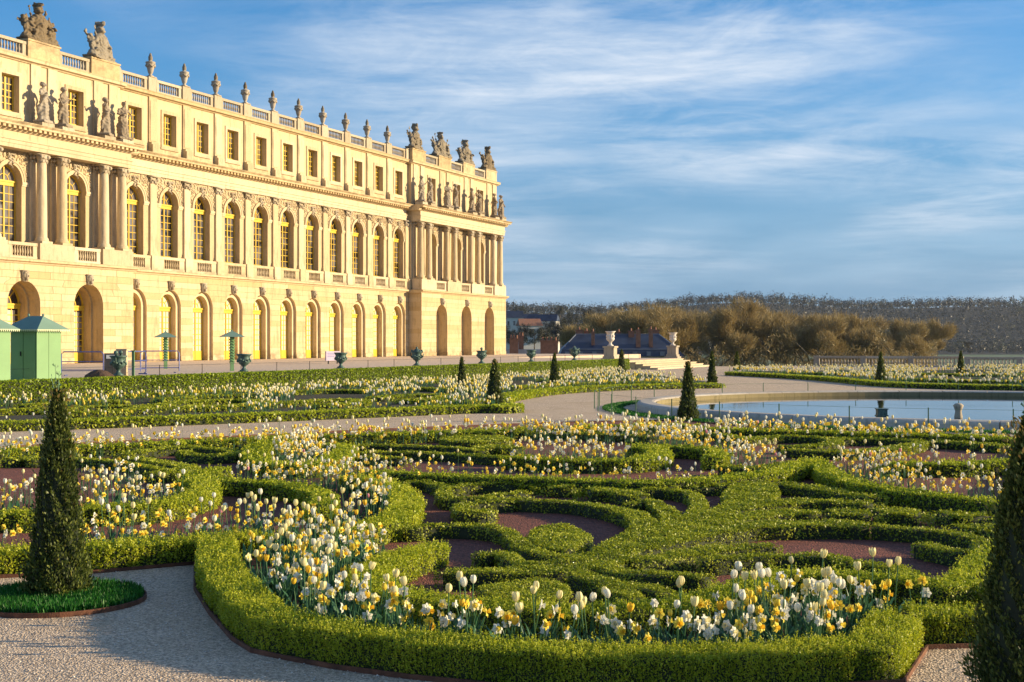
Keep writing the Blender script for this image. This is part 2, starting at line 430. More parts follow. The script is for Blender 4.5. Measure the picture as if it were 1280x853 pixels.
def quads_mesh(name, centers, us, vs, mat, tint, extra=None):
    """many small four-cornered leaves as one mesh; centre, half-axes u and v, one tint each"""
    n = len(centers)
    co = np.empty((n, 4, 3), np.float32)
    co[:, 0] = centers - us; co[:, 1] = centers + vs * 1.0; co[:, 2] = centers + us; co[:, 3] = centers - vs * 1.0
    co = co.reshape(-1, 3)
    idx = np.arange(n * 4, dtype=np.int32)
    starts = np.arange(0, n * 4, 4, dtype=np.int32); tv = np.repeat(tint.astype(np.float32), 4)
    mats = [MATS[mat]]; mi = None
    if extra is not None:                       # a core of ordinary faces in the same object
        ev, ef, emat = extra
        base = len(co)
        co = np.vstack([co, np.array(ev, np.float32).reshape(-1, 3)])
        fi = [i + base for f in ef for i in f]; fl = [len(f) for f in ef]
        starts = np.concatenate([starts, base + np.cumsum([0] + fl[:-1]).astype(np.int32)])
        idx = np.concatenate([idx, np.array(fi, np.int32)])
        # core loop starts follow the leaf loops
        starts[n:] = n * 4 + np.cumsum([0] + fl[:-1])
        tv = np.concatenate([tv, np.zeros(len(ev), np.float32)])
        mats.append(MATS[emat]); mi = np.concatenate([np.zeros(n, np.int32), np.ones(len(ef), np.int32)])
    me = bpy.data.meshes.new(name)
    me.vertices.add(len(co)); me.vertices.foreach_set('co', co.ravel())
    me.loops.add(len(idx)); me.loops.foreach_set('vertex_index', idx)
    me.polygons.add(len(starts)); me.polygons.foreach_set('loop_start', starts.astype(np.int32))
    for m in mats: me.materials.append(m)
    if mi is not None: me.polygons.foreach_set('material_index', mi)
    at = me.attributes.new('tint', 'FLOAT', 'POINT'); at.data.foreach_set('value', tv)
    me.update(calc_edges=True); me.validate()
    return me
def rand_unit(n):
    v = RNG.normal(size=(n, 3)); return v / np.linalg.norm(v, axis=1, keepdims=True)
def leaf_axes(normals, size, aspect=0.6, spread=0.8):
    """half-axes of leaves whose faces scatter round the given normals"""
    n = len(normals)
    nn = normals + rand_unit(n) * spread
    nn /= np.linalg.norm(nn, axis=1, keepdims=True)
    t = np.cross(nn, rand_unit(n)); t /= (np.linalg.norm(t, axis=1, keepdims=True) + 1e-9)
    b = np.cross(nn, t)
    s = np.asarray(size).reshape(-1, 1)
    return t * s, b * s * aspect
def in_poly(pts, poly):
    x = pts[:, 0]; y = pts[:, 1]; inside = np.zeros(len(pts), bool)
    q = np.asarray([(p[0], p[1]) for p in poly]); x2 = np.roll(q[:, 0], 1); y2 = np.roll(q[:, 1], 1)
    for (xa, ya, xb, yb) in zip(q[:, 0], q[:, 1], x2, y2):
        c = ((ya > y) != (yb > y))
        if ya != yb:
            inside ^= c & (x < (xb - xa) * (y - ya) / (yb - ya) + xa)
    return inside
def spline(pts, step=0.12, closed=False):
    """smooth curve through points (2-D), resampled"""
    P = [np.array(p[:2], float) for p in pts]; n = len(P); out = []
    rng = range(n if closed else n - 1)
    for i in rng:
        p1, p2 = P[i], P[(i + 1) % n]
        p0 = P[(i - 1) % n] if (closed or i > 0) else 2 * p1 - p2
        p3 = P[(i + 2) % n] if (closed or i + 2 < n) else 2 * p2 - p1
        k = max(2, int(np.linalg.norm(p2 - p1) / step))
        for j in range(k):
            t = j / k
            out.append(0.5 * ((2 * p1) + (-p0 + p2) * t + (2 * p0 - 5 * p1 + 4 * p2 - p3) * t * t + (-p0 + 3 * p1 - 3 * p2 + p3) * t ** 3))
    if not closed: out.append(P[-1])
    return np.array(out)
# ================================================================== the lie of the land
def hill_z(x, y):
    base = -12.0
    t = min(1.0, max(0.0, (y - 1640.0 - 60 * math.sin(x * 0.004)) / 520.0)); t = t * t * (3 - 2 * t)
    ridge = 54 - 7 / (1 + math.exp((x - 170) / 30.0)) + 9 * math.exp(-((x - 400) / 130.0) ** 2) + 3 * math.sin(x * 0.017 + 2.0) + 6 * noise.noise((x * 0.004, y * 0.002, 3.1))
    return base + (ridge + 12) * t
def make_terrain():
    nx, ny = 90, 70
    xs = np.linspace(-3200, 3600, nx); ys = np.concatenate([np.linspace(-400, 1500, 14), np.linspace(1560, 3200, ny - 14)])
    vs = [(x, y, hill_z(x, y)) for y in ys for x in xs]
    fs = [(j * nx + i, j * nx + i + 1, (j + 1) * nx + i + 1, (j + 1) * nx + i) for j in range(ny - 1) for i in range(nx - 1)]
    o = MB().add(vs, fs).build('terrain', 'field', smooth=True, fix=False)
    tag(o, 'green meadow and wooded hillside beyond the gardens', kind='structure')
make_terrain()

S_END = 125.0
def plat(name, pts, z0, z1, mat, label):
    o = MB().prism_xy([tuple(sp(s, p)[:2]) for s, p in pts], z0, z1).build(name, mat)
    return tag(o, label, kind='structure')
plat('parterre_ground', [(-60, -140), (S_END, -140), (S_END, 35.4), (-60, 35.4)], -13, 0.0, 'gravel', 'pale gravel paths of the flower garden')
plat('terrace_ground', [(-60, 35.5), (125.0, 35.5), (125.0, 52), (166, 52), (166, 140), (-60, 140)], -13, TER, 'terrace', 'beige gravel terrace along the palace front')

# the broad flight of steps at the end of the terrace edge
def make_steps():
    o = empty('garden_steps', sp(116, 34), 0, 'broad pale stone steps between two pedestals with white vases', 'steps')
    o.rotation_euler = (0, 0, math.pi / 2 - TH)
    n = 5
    for k in range(n):
        zt = TER * (n - k) / n - 0.004
        y1 = 1.46 + 0.0; y0 = 1.46 - 0.62 * (k + 1)
        b = MB().box(-8.0 + 0.0, 8.3, y0 + 0.04, y1 - 0.62 * k, 0.002, zt - 0.05)
        b.box(-8.05, 8.35, y0, y1 - 0.62 * k, zt - 0.05, zt)
        b.build('step', 'stone_worn', o)
make_steps()

# ------------------------------------------------------------------ the round basin
BC = Vector((15.6, 45.5)); BR = 11.5
def ring(prof, a0=0.0, a1=2 * math.pi, n=96):
    """profile (radius, z) swept round the basin centre"""
    vs = []; fs = []; full = abs(a1 - a0 - 2 * math.pi) < 1e-6; m = len(prof); cnt = n if full else n + 1
    for k in range(cnt):
        a = a0 + (a1 - a0) * k / n
        for r, z in prof: vs.append((r * math.cos(a), r * math.sin(a), z))
    for k in range(n):
        k2 = (k + 1) % cnt
        for j in range(m):
            j2 = (j + 1) % m
            fs.append((k * m + j, k2 * m + j, k2 * m + j2, k * m + j2))
    return vs, fs
def make_basin():
    e = empty('round_basin', (BC.x, BC.y, 0), 0, 'large round fountain basin with pale stone rim and still water', 'basin')
    segs = 40
    for k in range(segs):                                   # the rim is laid of curved kerb stones
        a0 = 2 * math.pi * k / segs + 0.0012; a1 = 2 * math.pi * (k + 1) / segs - 0.0012
        vs, fs = ring([(BR - 0.62, 0.004), (BR - 0.62, 0.20), (BR - 0.58, 0.23), (BR - 0.5, 0.25), (BR - 0.12, 0.25), (BR - 0.03, 0.22), (BR, 0.16), (BR, 0.004)], a0, a1, 4)
        mb = MB().add(vs, fs); m = 8
        mb.f.append(tuple(range(m))); mb.f.append(tuple(4 * m + j for j in range(m - 1, -1, -1)))
        mb.build('rim_stone', 'rim', e)
    vs, fs = ring([(BR - 0.66, 0.003), (BR - 0.66, 0.19), (BR - 0.625, 0.19), (BR - 0.625, 0.003)])
    MB().add(vs, fs).build('inner_wall', 'algae_stone', e)
    w = MB().lathe([(BR - 0.655, 0.02), (BR - 0.655, 0.05)], 96).build('water', 'water', e)
    # two low fountain fittings standing in the water
    j1 = MB().box(-0.45, 0.45, -0.4, 0.4, 0.03, 0.10).box(-0.38, 0.38, -0.35, 0.35, 0.10, 0.42).box(-0.45, 0.45, -0.4, 0.4, 0.42, 0.48)
    o = j1.build('fountain_box', 'patina'); o.scale = (.36, .4, .5); o.location = ground_at(1102, 521, 0.02); tag(o, 'low dark green fountain box standing in the basin water', 'fountain')
    j2 = MB().lathe([(0.22, 0.0), (0.24, 0.1), (0.18, 0.35), (0.24, 0.5), (0.30, 0.62), (0.20, 0.7), (0.12, 0.72)], 12)
    o = j2.build('fountain_jet', 'stone_weathered', smooth=True); o.scale = (.5, .5, .62); o.location = ground_at(1198, 524, 0.02); tag(o, 'round brown stone jet head standing in the basin water', 'fountain')
    vs, fs = ring([(BR + 0.45, 0.002), (BR + 0.45, 0.016), (BR + 1.15, 0.016), (BR + 1.15, 0.002)], R(150), R(330), 120)
    tag(MB().add(vs, fs).build('lawn_ring', 'soil'), 'narrow curved lawn strip round the basin', kind='structure')
    n = 15000
    a = RNG.uniform(R(150), R(330), n); r = np.sqrt(RNG.uniform((BR + 0.46) ** 2, (BR + 1.14) ** 2, n))
    c = np.stack([BC.x + r * np.cos(a), BC.y + r * np.sin(a), np.full(n, 0.04)], 1)
    up = np.tile([0, 0, 1.0], (n, 1)) + rand_unit(n) * 0.6
    u = up * 0.035; v = np.cross(up, rand_unit(n)) * 0.018
    me = quads_mesh('lawn_grass', c, u, v, 'grass', RNG.random(n))
    tag(link('lawn_grass', me), 'short green grass round the basin', 'grass', kind='stuff')
make_basin()

# ------------------------------------------------------------------ balustrades at the end of the garden
def baluster_mb(h=0.62, r=0.075, n=8):
    return MB().lathe([(r * 0.95, 0), (r * 0.95, h * .08), (r * .55, h * .12), (r * .6, h * .2), (r * 1.05, h * .38), (r * .95, h * .5), (r * .5, h * .78), (r * .5, h * .86), (r * .9, h * .9), (r * .9, h)], n)
def end_balustrade(name, a, b, z, label, h=0.95, pitch=0.27, mat='stone_grey', bays=None):
    a = Vector(a); b = Vector(b); d = b - a; Ln = d.length
    e = empty(name, (a.x, a.y, z), math.atan2(d.y, d.x), label, 'balustrade')
    nb = bays or max(1, round(Ln / 4.2)); bw = Ln / nb
    bal = baluster_mb(h - 0.34, 0.085).mesh('baluster', mat, True)
    rail = MB().box(0.28, bw - 0.28, -0.17, 0.17, h - 0.16, h); rail.box(0.28, bw - 0.28, -0.13, 0.13, h - 0.2, h - 0.16)
    plinth = MB().box(0.28, bw - 0.28, -0.17, 0.17, 0.003, 0.14)
    post = MB().box(-0.28, 0.28, -0.2, 0.2, 0.003, 0.16).box(-0.24, 0.24, -0.17, 0.17, 0.16, h - 0.16).box(-0.29, 0.29, -0.21, 0.21, h - 0.16, h + 0.02)
    mr, mp, mo = rail.mesh('rail', mat), plinth.mesh('plinth', mat), post.mesh('post', mat)
    cnt = int((bw - 0.7) / pitch)
    rowb = MB()
    for i in range(cnt):
        src = baluster_mb(h - 0.34, 0.085, 6); x = 0.35 + (bw - 0.7) * (i + 0.5) / cnt
        rowb.add([(p[0] + x, p[1], p[2] + 0.14) for p in src.v], src.f)
    mrow = rowb.mesh('baluster_row', mat, True)
    for k in range(nb):
        link('post', mo, e, (k * bw, 0, 0)); link('rail', mr, e, (k * bw, 0, 0)); link('plinth', mp, e, (k * bw, 0, 0)); link('baluster_row', mrow, e, (k * bw, 0, 0))
    link('post', mo, e, (Ln, 0, 0))
    return e
end_balustrade('garden_balustrade', sp(S_END - 1.0, 10.0), sp(S_END - 1.0, -60.0), 0.0, 'long weathered stone balustrade closing the garden behind the far flower bed')
end_balustrade('stair_balustrade', sp(S_END + 3.5, 23.5), sp(S_END + 3.5, 11.0), 0.0, 'short stone balustrade at the head of the steps leading down', 0.95)
tag(MB().prism_xy([tuple(sp(s, p)[:2]) for s, p in [(S_END, 5), (S_END + 6, 5), (S_END + 6, 28), (S_END, 28)]], -12, -0.003).build('stair_landing', 'gravel'), 'gravel landing at the head of the steps', kind='structure')
# ================================================================== the palace wing
S0 = 107.3
palace = empty('palace_wing', sp(S0, PAL, TER), math.pi / 2 - TH,
               'long golden stone palace wing with arched windows, columns and roof balustrade', 'palace')
LX0, LX1 = 61.1 - S0, 83.7 - S0            # left pavilion (runs out of the picture)
RX0, RX1 = 131.0 - S0, 153.6 - S0          # right pavilion
MX0, MX1 = LX1, RX0                        # the eleven bays between
NB = 11; BAY = (MX1 - MX0) / NB
PAVN = 1.6                                 # how far the pavilions stand forward (y = -PAVN)
ARCH_OFF = (4.9, 11.3, 17.7); COLS = (0.7, 2.7, 7.1, 9.1, 13.5, 15.5, 19.9, 21.9)
Z_STR, Z_ENT, Z_COR, Z_ATT, Z_TOP = 6.62, 14.15, 15.80, 20.14, 20.52

def arc_pts(cx, w, zs, n=12):
    r = w / 2
    return [(cx - r * math.cos(math.pi * k / n), zs + r * math.sin(math.pi * k / n)) for k in range(n + 1)]
def half_width(w, zs, z):
    """half width of an arched opening at height z, or 0 above the crown"""
    r = w / 2
    if z <= zs: return r
    d = r * r - (z - zs) ** 2
    return math.sqrt(d) if d > 0 else 0.0
def arch_band(cx, w_in, w_out, zs, y0, y1, z0=None, n=14):
    """arch-shaped band (archivolt, optionally with straight legs down to z0)"""
    inner = arc_pts(cx, w_in, zs, n); outer = arc_pts(cx, w_out, zs, n)
    if z0 is not None:
        inner = [(cx - w_in / 2, z0)] + inner + [(cx + w_in / 2, z0)]; outer = [(cx - w_out / 2, z0)] + outer + [(cx + w_out / 2, z0)]
    m = len(inner); mb = MB()
    vs = [(x, y0, z) for x, z in inner] + [(x, y0, z) for x, z in outer] + [(x, y1, z) for x, z in inner] + [(x, y1, z) for x, z in outer]
    fs = []
    for i in range(m - 1):
        fs += [(i, i + 1, m + i + 1, m + i), (m + i, m + i + 1, 3 * m + i + 1, 3 * m + i), (i + 1, i, 2 * m + i, 2 * m + i + 1)]
    fs += [(0, m, 3 * m, 2 * m), (m - 1, 2 * m - 1, 4 * m - 1, 3 * m - 1)]
    return mb.add(vs, fs)
def wall_bay(mb, x0, x1, z0, z1, y, cx=None, w=0, sill=0, zs=0, n=12):
    """flat wall face at depth y with one arched opening"""
    if cx is None:
        mb.add([(x0, y, z0), (x1, y, z0), (x1, y, z1), (x0, y, z1)], [(0, 1, 2, 3)]); return
    if sill > z0 + 1e-4: mb.add([(x0, y, z0), (x1, y, z0), (x1, y, sill), (x0, y, sill)], [(0, 1, 2, 3)])
    a = arc_pts(cx, w, zs, n * 2); L = a[:n + 1]; Rr = a[n:]
    for side, pts, xe in ((0, L, x0), (1, Rr[::-1], x1)):
        prev = (pts[0][0], max(sill, z0))
        seq = [prev] + pts
        for (xa, za), (xb, zb) in zip(seq[:-1], seq[1:]):
            mb.add([(xe, y, za), (xa, y, za), (xb, y, zb), (xe, y, zb)], [(0, 1, 2, 3)])
    top = zs + w / 2
    if z1 > top: mb.add([(x0, y, top), (x1, y, top), (x1, y, z1), (x0, y, z1)], [(0, 1, 2, 3)])
def reveal(mb, cx, w, sill, zs, y0, y1, n=16, floor=True):
    pts = [(cx - w / 2, sill)] + arc_pts(cx, w, zs, n) + [(cx + w / 2, sill)]
    m = len(pts); vs = [(x, y0, z) for x, z in pts] + [(x, y1, z) for x, z in pts]
    fs = [(i, i + m, i + m + 1, i + 1) for i in range(m - 1)]
    if floor: fs.append((m - 1, 2 * m - 1, m, 0))
    mb.add(vs, fs)

# ------------------------------------------------------------------ ground floor: stone by stone
def ground_floor(name, x0, x1, arches, w, zs, yf, depth1, step, depth2, joints, label):
    """arches: centre lines; wall face at y=-yf; stones are laid in courses between the arches"""
    mb = MB()
    edges = [x0] + [(a + b) / 2 for a, b in zip(arches[:-1], arches[1:])] + [x1]
    for i, cx in enumerate(arches):                                          # backing, seen only in the joints
        wall_bay(mb, edges[i], edges[i + 1], 0.0, Z_STR, -yf + 0.045, cx, w + 0.01, 0, zs)
        reveal(mb, cx, w, 0, zs, -yf + 0.03, -yf + depth1, 16, False)
        w2 = w - 2 * step
        wall_bay(mb, cx - w / 2 - 0.05, cx + w / 2 + 0.05, 0, zs + w / 2 + 0.05, -yf + depth1, cx, w2, 0, zs)
        reveal(mb, cx, w2, 0, zs, -yf + depth1, -yf + depth1 + depth2)
    wallo = mb.build(name, 'stone', palace, fix=False)
    rows = [0.0, 0.42, 0.98] + [0.98 + 0.47 * k for k in range(1, 13)]
    rows[-1] = Z_STR
    marks = [x0] + list(arches) + [x1]
    for r in range(len(rows) - 1):
        za, zb = rows[r], rows[r + 1]
        pj = 0.03 if r == 0 else 0.0
        for i in range(len(marks) - 1):
            a, b = marks[i], marks[i + 1]
            g = 0.013
            zz = np.linspace(za + g, zb - g, 5)
            la = [a + (half_width(w, zs, z) if i > 0 else 0) for z in zz]
            rb = [b - (half_width(w, zs, z) if i < len(marks) - 2 else 0) for z in zz]
            cuts = [None]
            L0 = min(rb) - max(la)
            nj = joints if L0 > 2.2 else 1
            for q in range(nj):
                sh = 0.22 if r % 2 else -0.22
                fa = max(0.0, min(1.0, q / nj + (sh / nj if q > 0 else 0))); fb = max(0.0, min(1.0, (q + 1) / nj + (sh / nj if q < nj - 1 else 0)))
                left = [l + (rr - l) * fa + (g if (q > 0 or la[0] == a) else 0) for l, rr in zip(la, rb)]
                right = [l + (rr - l) * fb - (g if (q < nj - 1 or rb[0] == b) else 0) for l, rr in zip(la, rb)]
                poly = [(x, z) for x, z in zip(left, zz)] + [(x, z) for x, z in zip(right[::-1], zz[::-1])]
                if max(p[0] for p in poly) - min(p[0] for p in poly) < 0.08: continue
                s = MB(); s.prism_xz(poly, -yf - pj + random.uniform(-0.003, 0.003), -yf + 0.06)
                s.build('stone_block', 'stone', wallo)
    return wallo
main_arches = [MX0 + BAY * (k + 0.5) for k in range(NB)]
ground_floor('ground_floor_wall', MX0, MX1, main_arches, 2.72, 4.18, 0.10, 0.25, 0.33, 0.52, 1, '')
LA = [LX0 + o for o in ARCH_OFF]; RA = [RX0 + o for o in ARCH_OFF]
ground_floor('pavilion_ground_floor', LX0 + 8, LX1, LA[1:], 3.05, 4.0, PAVN, 0.95, 0.14, 0.75, 2, '')
ground_floor('pavilion_ground_floor', RX0, RX1, RA, 2.75, 4.14, PAVN, 1.1, 0.30, 0.9, 1, '')
# flank of the right pavilion facing us, stone courses too
def flank(x, y0, y1, face):
    rows = [0.0, 0.42, 0.98] + [0.98 + 0.47 * k for k in range(1, 13)]; rows[-1] = Z_STR
    e = MB().box(x + 0.03, x + 0.3, y0 + 0.02, y1, 0, Z_STR).build('pavilion_flank', 'stone', palace) if face < 0 else MB().box(x - 0.3, x - 0.03, y0 + 0.02, y1, 0, Z_STR).build('pavilion_flank', 'stone', palace)
    for r in range(len(rows) - 1):
        xa, xb = (x, x + 0.05) if face < 0 else (x - 0.05, x)
        MB().box(xa, xb, y0 + 0.062, y1, rows[r] + 0.009, rows[r + 1] - 0.009).build('stone_block', 'stone', e)
flank(RX0, -PAVN, -0.10, -1)
flank(RX1, -PAVN, 8.0, 1)
flank(LX1, -PAVN, -0.10, 1)

# ------------------------------------------------------------------ glazing
def window_frame_mb(w, sill, zs, cols, rows, bar=0.042, stile=0.10, panel=0.0, transom=0.42):
    """gilded frame in x,z round x=0; front at y=0"""
    mb = MB(); r = w / 2
    b = arch_band(0, w - 2 * stile, w - 0.01, zs, 0.0, 0.10, sill)
    mb.add(b.v, b.f)
    zt = zs + 0.02
    mb.box(-r + 0.02, r - 0.02, -0.05, 0.09, zt - transom + 0.10, zt); mb.box(-r - 0.0, r, -0.10, 0.08, zt - 0.09, zt + 0.03)
    mb.box(-0.055, 0.055, -0.015, 0.09, sill, zt - transom + 0.1)                      # meeting stiles
    mb.box(-0.055, 0.055, -0.01, 0.08, zt, zs + r - 0.05)
    bot = sill + panel
    mb.box(-r + 0.05, r - 0.05, 0.0, 0.09, sill, sill + 0.12)
    if panel: mb.box(-r + 0.05, r - 0.05, 0.012, 0.085, sill + 0.12, bot)
    ztop = zt - transom + 0.10
    for j in range(1, rows):
        z = bot + (ztop - bot) * j / rows
        mb.box(-r + stile, r - stile, 0.02, 0.07, z - bar / 2, z + bar / 2)
    for i in range(1, cols):
        if cols % 2 == 0 and i == cols // 2: continue
        x = -r + stile + (w - 2 * stile) * i / cols
        mb.box(x - bar / 2, x + bar / 2, 0.022, 0.068, bot, ztop)
    for a in (45, 135):                                                              # fanlight spokes and ring
        ca, sa = math.cos(R(a)), math.sin(R(a)); ra, rb = 0.42 * r, r - stile
        px, pz = -sa * bar / 2, ca * bar / 2
        poly = [(ra * ca + px, zt + ra * sa + pz), (ra * ca - px, zt + ra * sa - pz), (rb * ca - px, zt + rb * sa - pz), (rb * ca + px, zt + rb * sa + pz)]
        mb.prism_xz(poly, 0.02, 0.068)
    ringb = arch_band(0, 0.84 * r - bar, 0.84 * r + bar, zt, 0.021, 0.067, None, 10); mb.add(ringb.v, ringb.f)
    return mb
def pane_mb(w, sill, zs, y, z_top=None):
    pts = [(-w / 2 + 0.06, sill)] + arc_pts(0, w - 0.12, zs, 14) + [(w / 2 - 0.06, sill)]
    return MB().add([(x, y, z) for x, z in pts], [tuple(range(len(pts)))])
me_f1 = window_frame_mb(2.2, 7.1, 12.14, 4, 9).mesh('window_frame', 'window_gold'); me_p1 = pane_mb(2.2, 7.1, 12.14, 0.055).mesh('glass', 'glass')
me_f0 = window_frame_mb(2.06, 0.02, 4.18, 4, 7, 0.055, 0.12, 0.75).mesh('door_frame', 'window_gold'); me_p0 = pane_mb(2.06, 0.02, 4.18, 0.055).mesh('curtain_glass', 'cream_panel')
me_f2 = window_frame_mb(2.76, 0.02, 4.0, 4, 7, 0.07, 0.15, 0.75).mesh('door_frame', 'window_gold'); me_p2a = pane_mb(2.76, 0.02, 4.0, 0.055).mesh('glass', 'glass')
ap = MB(); ap.add([(-0.95, 0.045, 0.1), (0.95, 0.045, 0.1), (0.95, 0.045, 3.6), (-0.95, 0.045, 3.6)], [(0, 1, 2, 3)]); me_cur = ap.mesh('curtain', 'cream_panel')
def attic_window_mb():
    mb = MB(); w, h = 1.62, 2.44; x0, x1 = -w / 2, w / 2
    mb.box(x0, x0 + 0.12, 0, 0.09, 0, h).box(x1 - 0.12, x1, 0, 0.09, 0, h).box(x0 + 0.12, x1 - 0.12, 0, 0.09, 0, 0.16).box(x0 + 0.12, x1 - 0.12, 0, 0.09, h - 0.12, h)
    mb.box(-0.07, 0.07, -0.02, 0.085, 0.16, h - 0.12)
    for j in range(1, 5):
        z = 0.16 + (h - 0.28) * j / 5; mb.box(x0 + 0.12, x1 - 0.12, 0.02, 0.07, z - 0.028, z + 0.028)
    for s in (-1, 1): mb.box(s * 0.38 - 0.025, s * 0.38 + 0.025, 0.022, 0.068, 0.16, h - 0.12)
    return mb
me_fa = attic_window_mb().mesh('window_frame', 'window_gold')
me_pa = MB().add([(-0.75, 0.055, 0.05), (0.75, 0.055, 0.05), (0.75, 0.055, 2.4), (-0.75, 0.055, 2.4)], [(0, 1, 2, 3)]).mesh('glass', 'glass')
def window(name, fr, pn, x, y, z=0.0, extra=None):
    f = link(name, fr, palace, (x, y, z)); link('glass', pn, f)
    if extra: link('curtain', extra, f)
    return f

# ------------------------------------------------------------------ carved work shared by the bays
def head_mb():
    mb = MB()
    mb.prism_xz([(-0.20, -0.05), (0.20, -0.05), (0.30, 0.62), (-0.30, 0.62)], -0.10, 0.1)
    mb.ellipsoid((0, -0.16, 0.34), (0.17, 0.17, 0.23), 12, 9); mb.ellipsoid((0, -0.33, 0.31), (0.04, 0.06, 0.06), 6, 5)
    for s in (-1, 1):
        mb.ellipsoid((s * 0.17, -0.12, 0.36), (0.08, 0.11, 0.18), 7, 6); mb.ellipsoid((s * 0.13, -0.13, 0.52), (0.12, 0.12, 0.09), 7, 6)
    mb.ellipsoid((0, -0.2, 0.13), (0.11, 0.12, 0.13), 7, 6); mb.ellipsoid((0, -0.14, 0.58), (0.15, 0.13, 0.09), 8, 6)
    mb.box(-0.32, 0.32, -0.14, 0.1, 0.62, 0.70)
    return mb
me_key = head_mb().mesh('keystone_mask', 'stone_weathered', True)
def relief_mb(seed, w, h, n, clip):
    """carved foliage and trophies: a shallow heap of small rounded and long pieces"""
    rr = random.Random(seed); mb = MB(); k = 0; tries = 0
    while k < n and tries < n * 20:
        tries += 1
        x = rr.uniform(-w / 2, w / 2); z = rr.uniform(0, h)
        if not clip(x, z): continue
        a = rr.uniform(0, math.pi); l = rr.uniform(0.06, 0.2); t = rr.uniform(0.03, 0.06)
        mb.ellipsoid((x, 0, z), (l, rr.uniform(0.04, 0.09), t), 6, 4, Matrix.Rotation(a, 3, 'Y')); k += 1
    return mb
# spandrels beside the arch, kept out of the archivolt and the capitals
sp_h = Z_ENT - 12.14 - 0.08
me_span = [relief_mb(3 + sg, BAY - 1.0, sp_h, 55, lambda x, z: math.hypot(x, z) > 1.5 and sg * x > 0.35).mesh('carved_spandrel', 'stone_pale', True) for sg in (-1, 1)]
me_mask = relief_mb(8, 0.7, 0.9, 34, lambda x, z: abs(x) < 0.15 + 0.25 * z).mesh('carved_keystone', 'stone_weathered', True)
me_archi = arch_band(0, 2.2, 2.55, 12.14, -0.07, 0.02, 12.14, 14)
b2 = arch_band(0, 2.55, 2.80, 12.14, -0.11, 0.02, 12.14, 14); me_archi.add(b2.v, b2.f); me_archi = me_archi.mesh('archivolt', 'stone_pale')
me_imp = []
for s in (-1, 1):
    xa, xb = sorted((s * 1.1, s * 1.72)); me_imp.append(MB().box(xa, xb, -0.09, 0.02, 11.98, 12.14).box(xa, xb, -0.05, 0.02, 11.86, 11.98).mesh('impost', 'stone_pale'))
def bay_carving(cx, y):
    link('archivolt', me_archi, palace, (cx, y, 0)); link('carved_keystone', me_mask, palace, (cx, y - 0.13, 13.0))
    for q in (0, 1): link('impost', me_imp[q], palace, (cx, y, 0)); link('carved_spandrel', me_span[q], palace, (cx, y - 0.02, 12.2))
def pilaster_mb(w, y, z0, z1):
    mb = MB(); h = w / 2
    mb.box(-h - 0.1, h + 0.1, -y - 0.08, 0.02, z0, z0 + 0.16); mb.box(-h - 0.05, h + 0.05, -y - 0.04, 0.02, z0 + 0.16, z0 + 0.34)
    mb.box(-h, h, -y, 0.02, z0 + 0.34, z1)
    return mb
def capital_mb(w, y, z0, z1, round_col=False):
    """composite capital: bell with leaves, two volutes, garland and abacus; front at -y"""
    mb = MB(); h = w / 2; H = z1 - z0; rr = random.Random(5)
    if round_col:
        mb.lathe([(h * 0.94, 0), (h * 1.05, 0.04), (h * 0.95, 0.08), (h * 1.0, H * 0.4), (h * 1.25, H * 0.82)], 14, (0, 0, z0))
    else: mb.box(-h, h, -y, 0.02, z0, z1 - 0.1)
    mb.box(-h - 0.2, h + 0.2, -y - (0.2 if not round_col else 0) - (h if round_col else 0) * 0.45, (h * 1.45 if round_col else 0.02), z1 - 0.11, z1)
    ys = [-(y + 0.07)] if not round_col else [-h * 1.02, h * 1.02]
    for yy in ys:
        for s in (-1, 1):
            pts = [Vector((s * (h + 0.03) + 0.145 * (1 - k / 15) * math.cos(k * 0.85), yy + 0.02, z1 - 0.27 + 0.145 * (1 - k / 15) * math.sin(k * 0.85))) for k in range(12)]
            mb.tube(pts, 0.05, 5)
            mb.ellipsoid((s * (h + 0.03), yy, z1 - 0.27), (0.11, 0.09, 0.11), 8, 6)
        for i in range(9):
            x = -h * 0.9 + i * h * 0.225; mb.ellipsoid((x, yy * (1 if not round_col else math.sqrt(max(0.1, 1 - (x / h) ** 2 * 0.8))), z1 - 0.36 + 0.12 * (2 * i / 8 - 1) ** 2), (0.055, 0.05, 0.06), 6, 5)
        for i in range(6):
            x = rr.uniform(-h, h) * 0.8; mb.ellipsoid((x, yy * 0.92, z0 + rr.uniform(0.03, 0.25) * H), (0.06, 0.06, 0.11), 6, 5)
    return mb
P_H = 0.78
me_pil = pilaster_mb(P_H, 0.16, 8.07, 13.55).mesh('pilaster', 'stone_pale')
me_pcap = capital_mb(P_H, 0.16, 13.55, Z_ENT - 0.004).mesh('capital', 'stone_weathered', True)
CR = 0.36
col = MB(); prof = [(CR * 1.32, 8.23), (CR * 1.32, 8.30), (CR * 1.2, 8.34), (CR * 1.28, 8.40), (CR * 1.1, 8.46), (CR, 8.52)]
prof += [(CR * (1 - 0.14 * (t ** 2)), 8.52 + t * (13.5 - 8.52)) for t in np.linspace(0.05, 1, 9)]
col.lathe(prof, 20); col.box(-CR * 1.4, CR * 1.4, -CR * 1.4, CR * 1.4, 8.074, 8.23)
me_col = col.mesh('column', 'stone_pale', False)
for p in me_col.polygons: p.use_smooth = len(p.vertices) == 4 and p.index < 20 * (len(prof) - 1)
me_ccap = capital_mb(CR * 1.72, 0, 13.5, Z_ENT - 0.004, True).mesh('capital', 'stone_weathered', True)

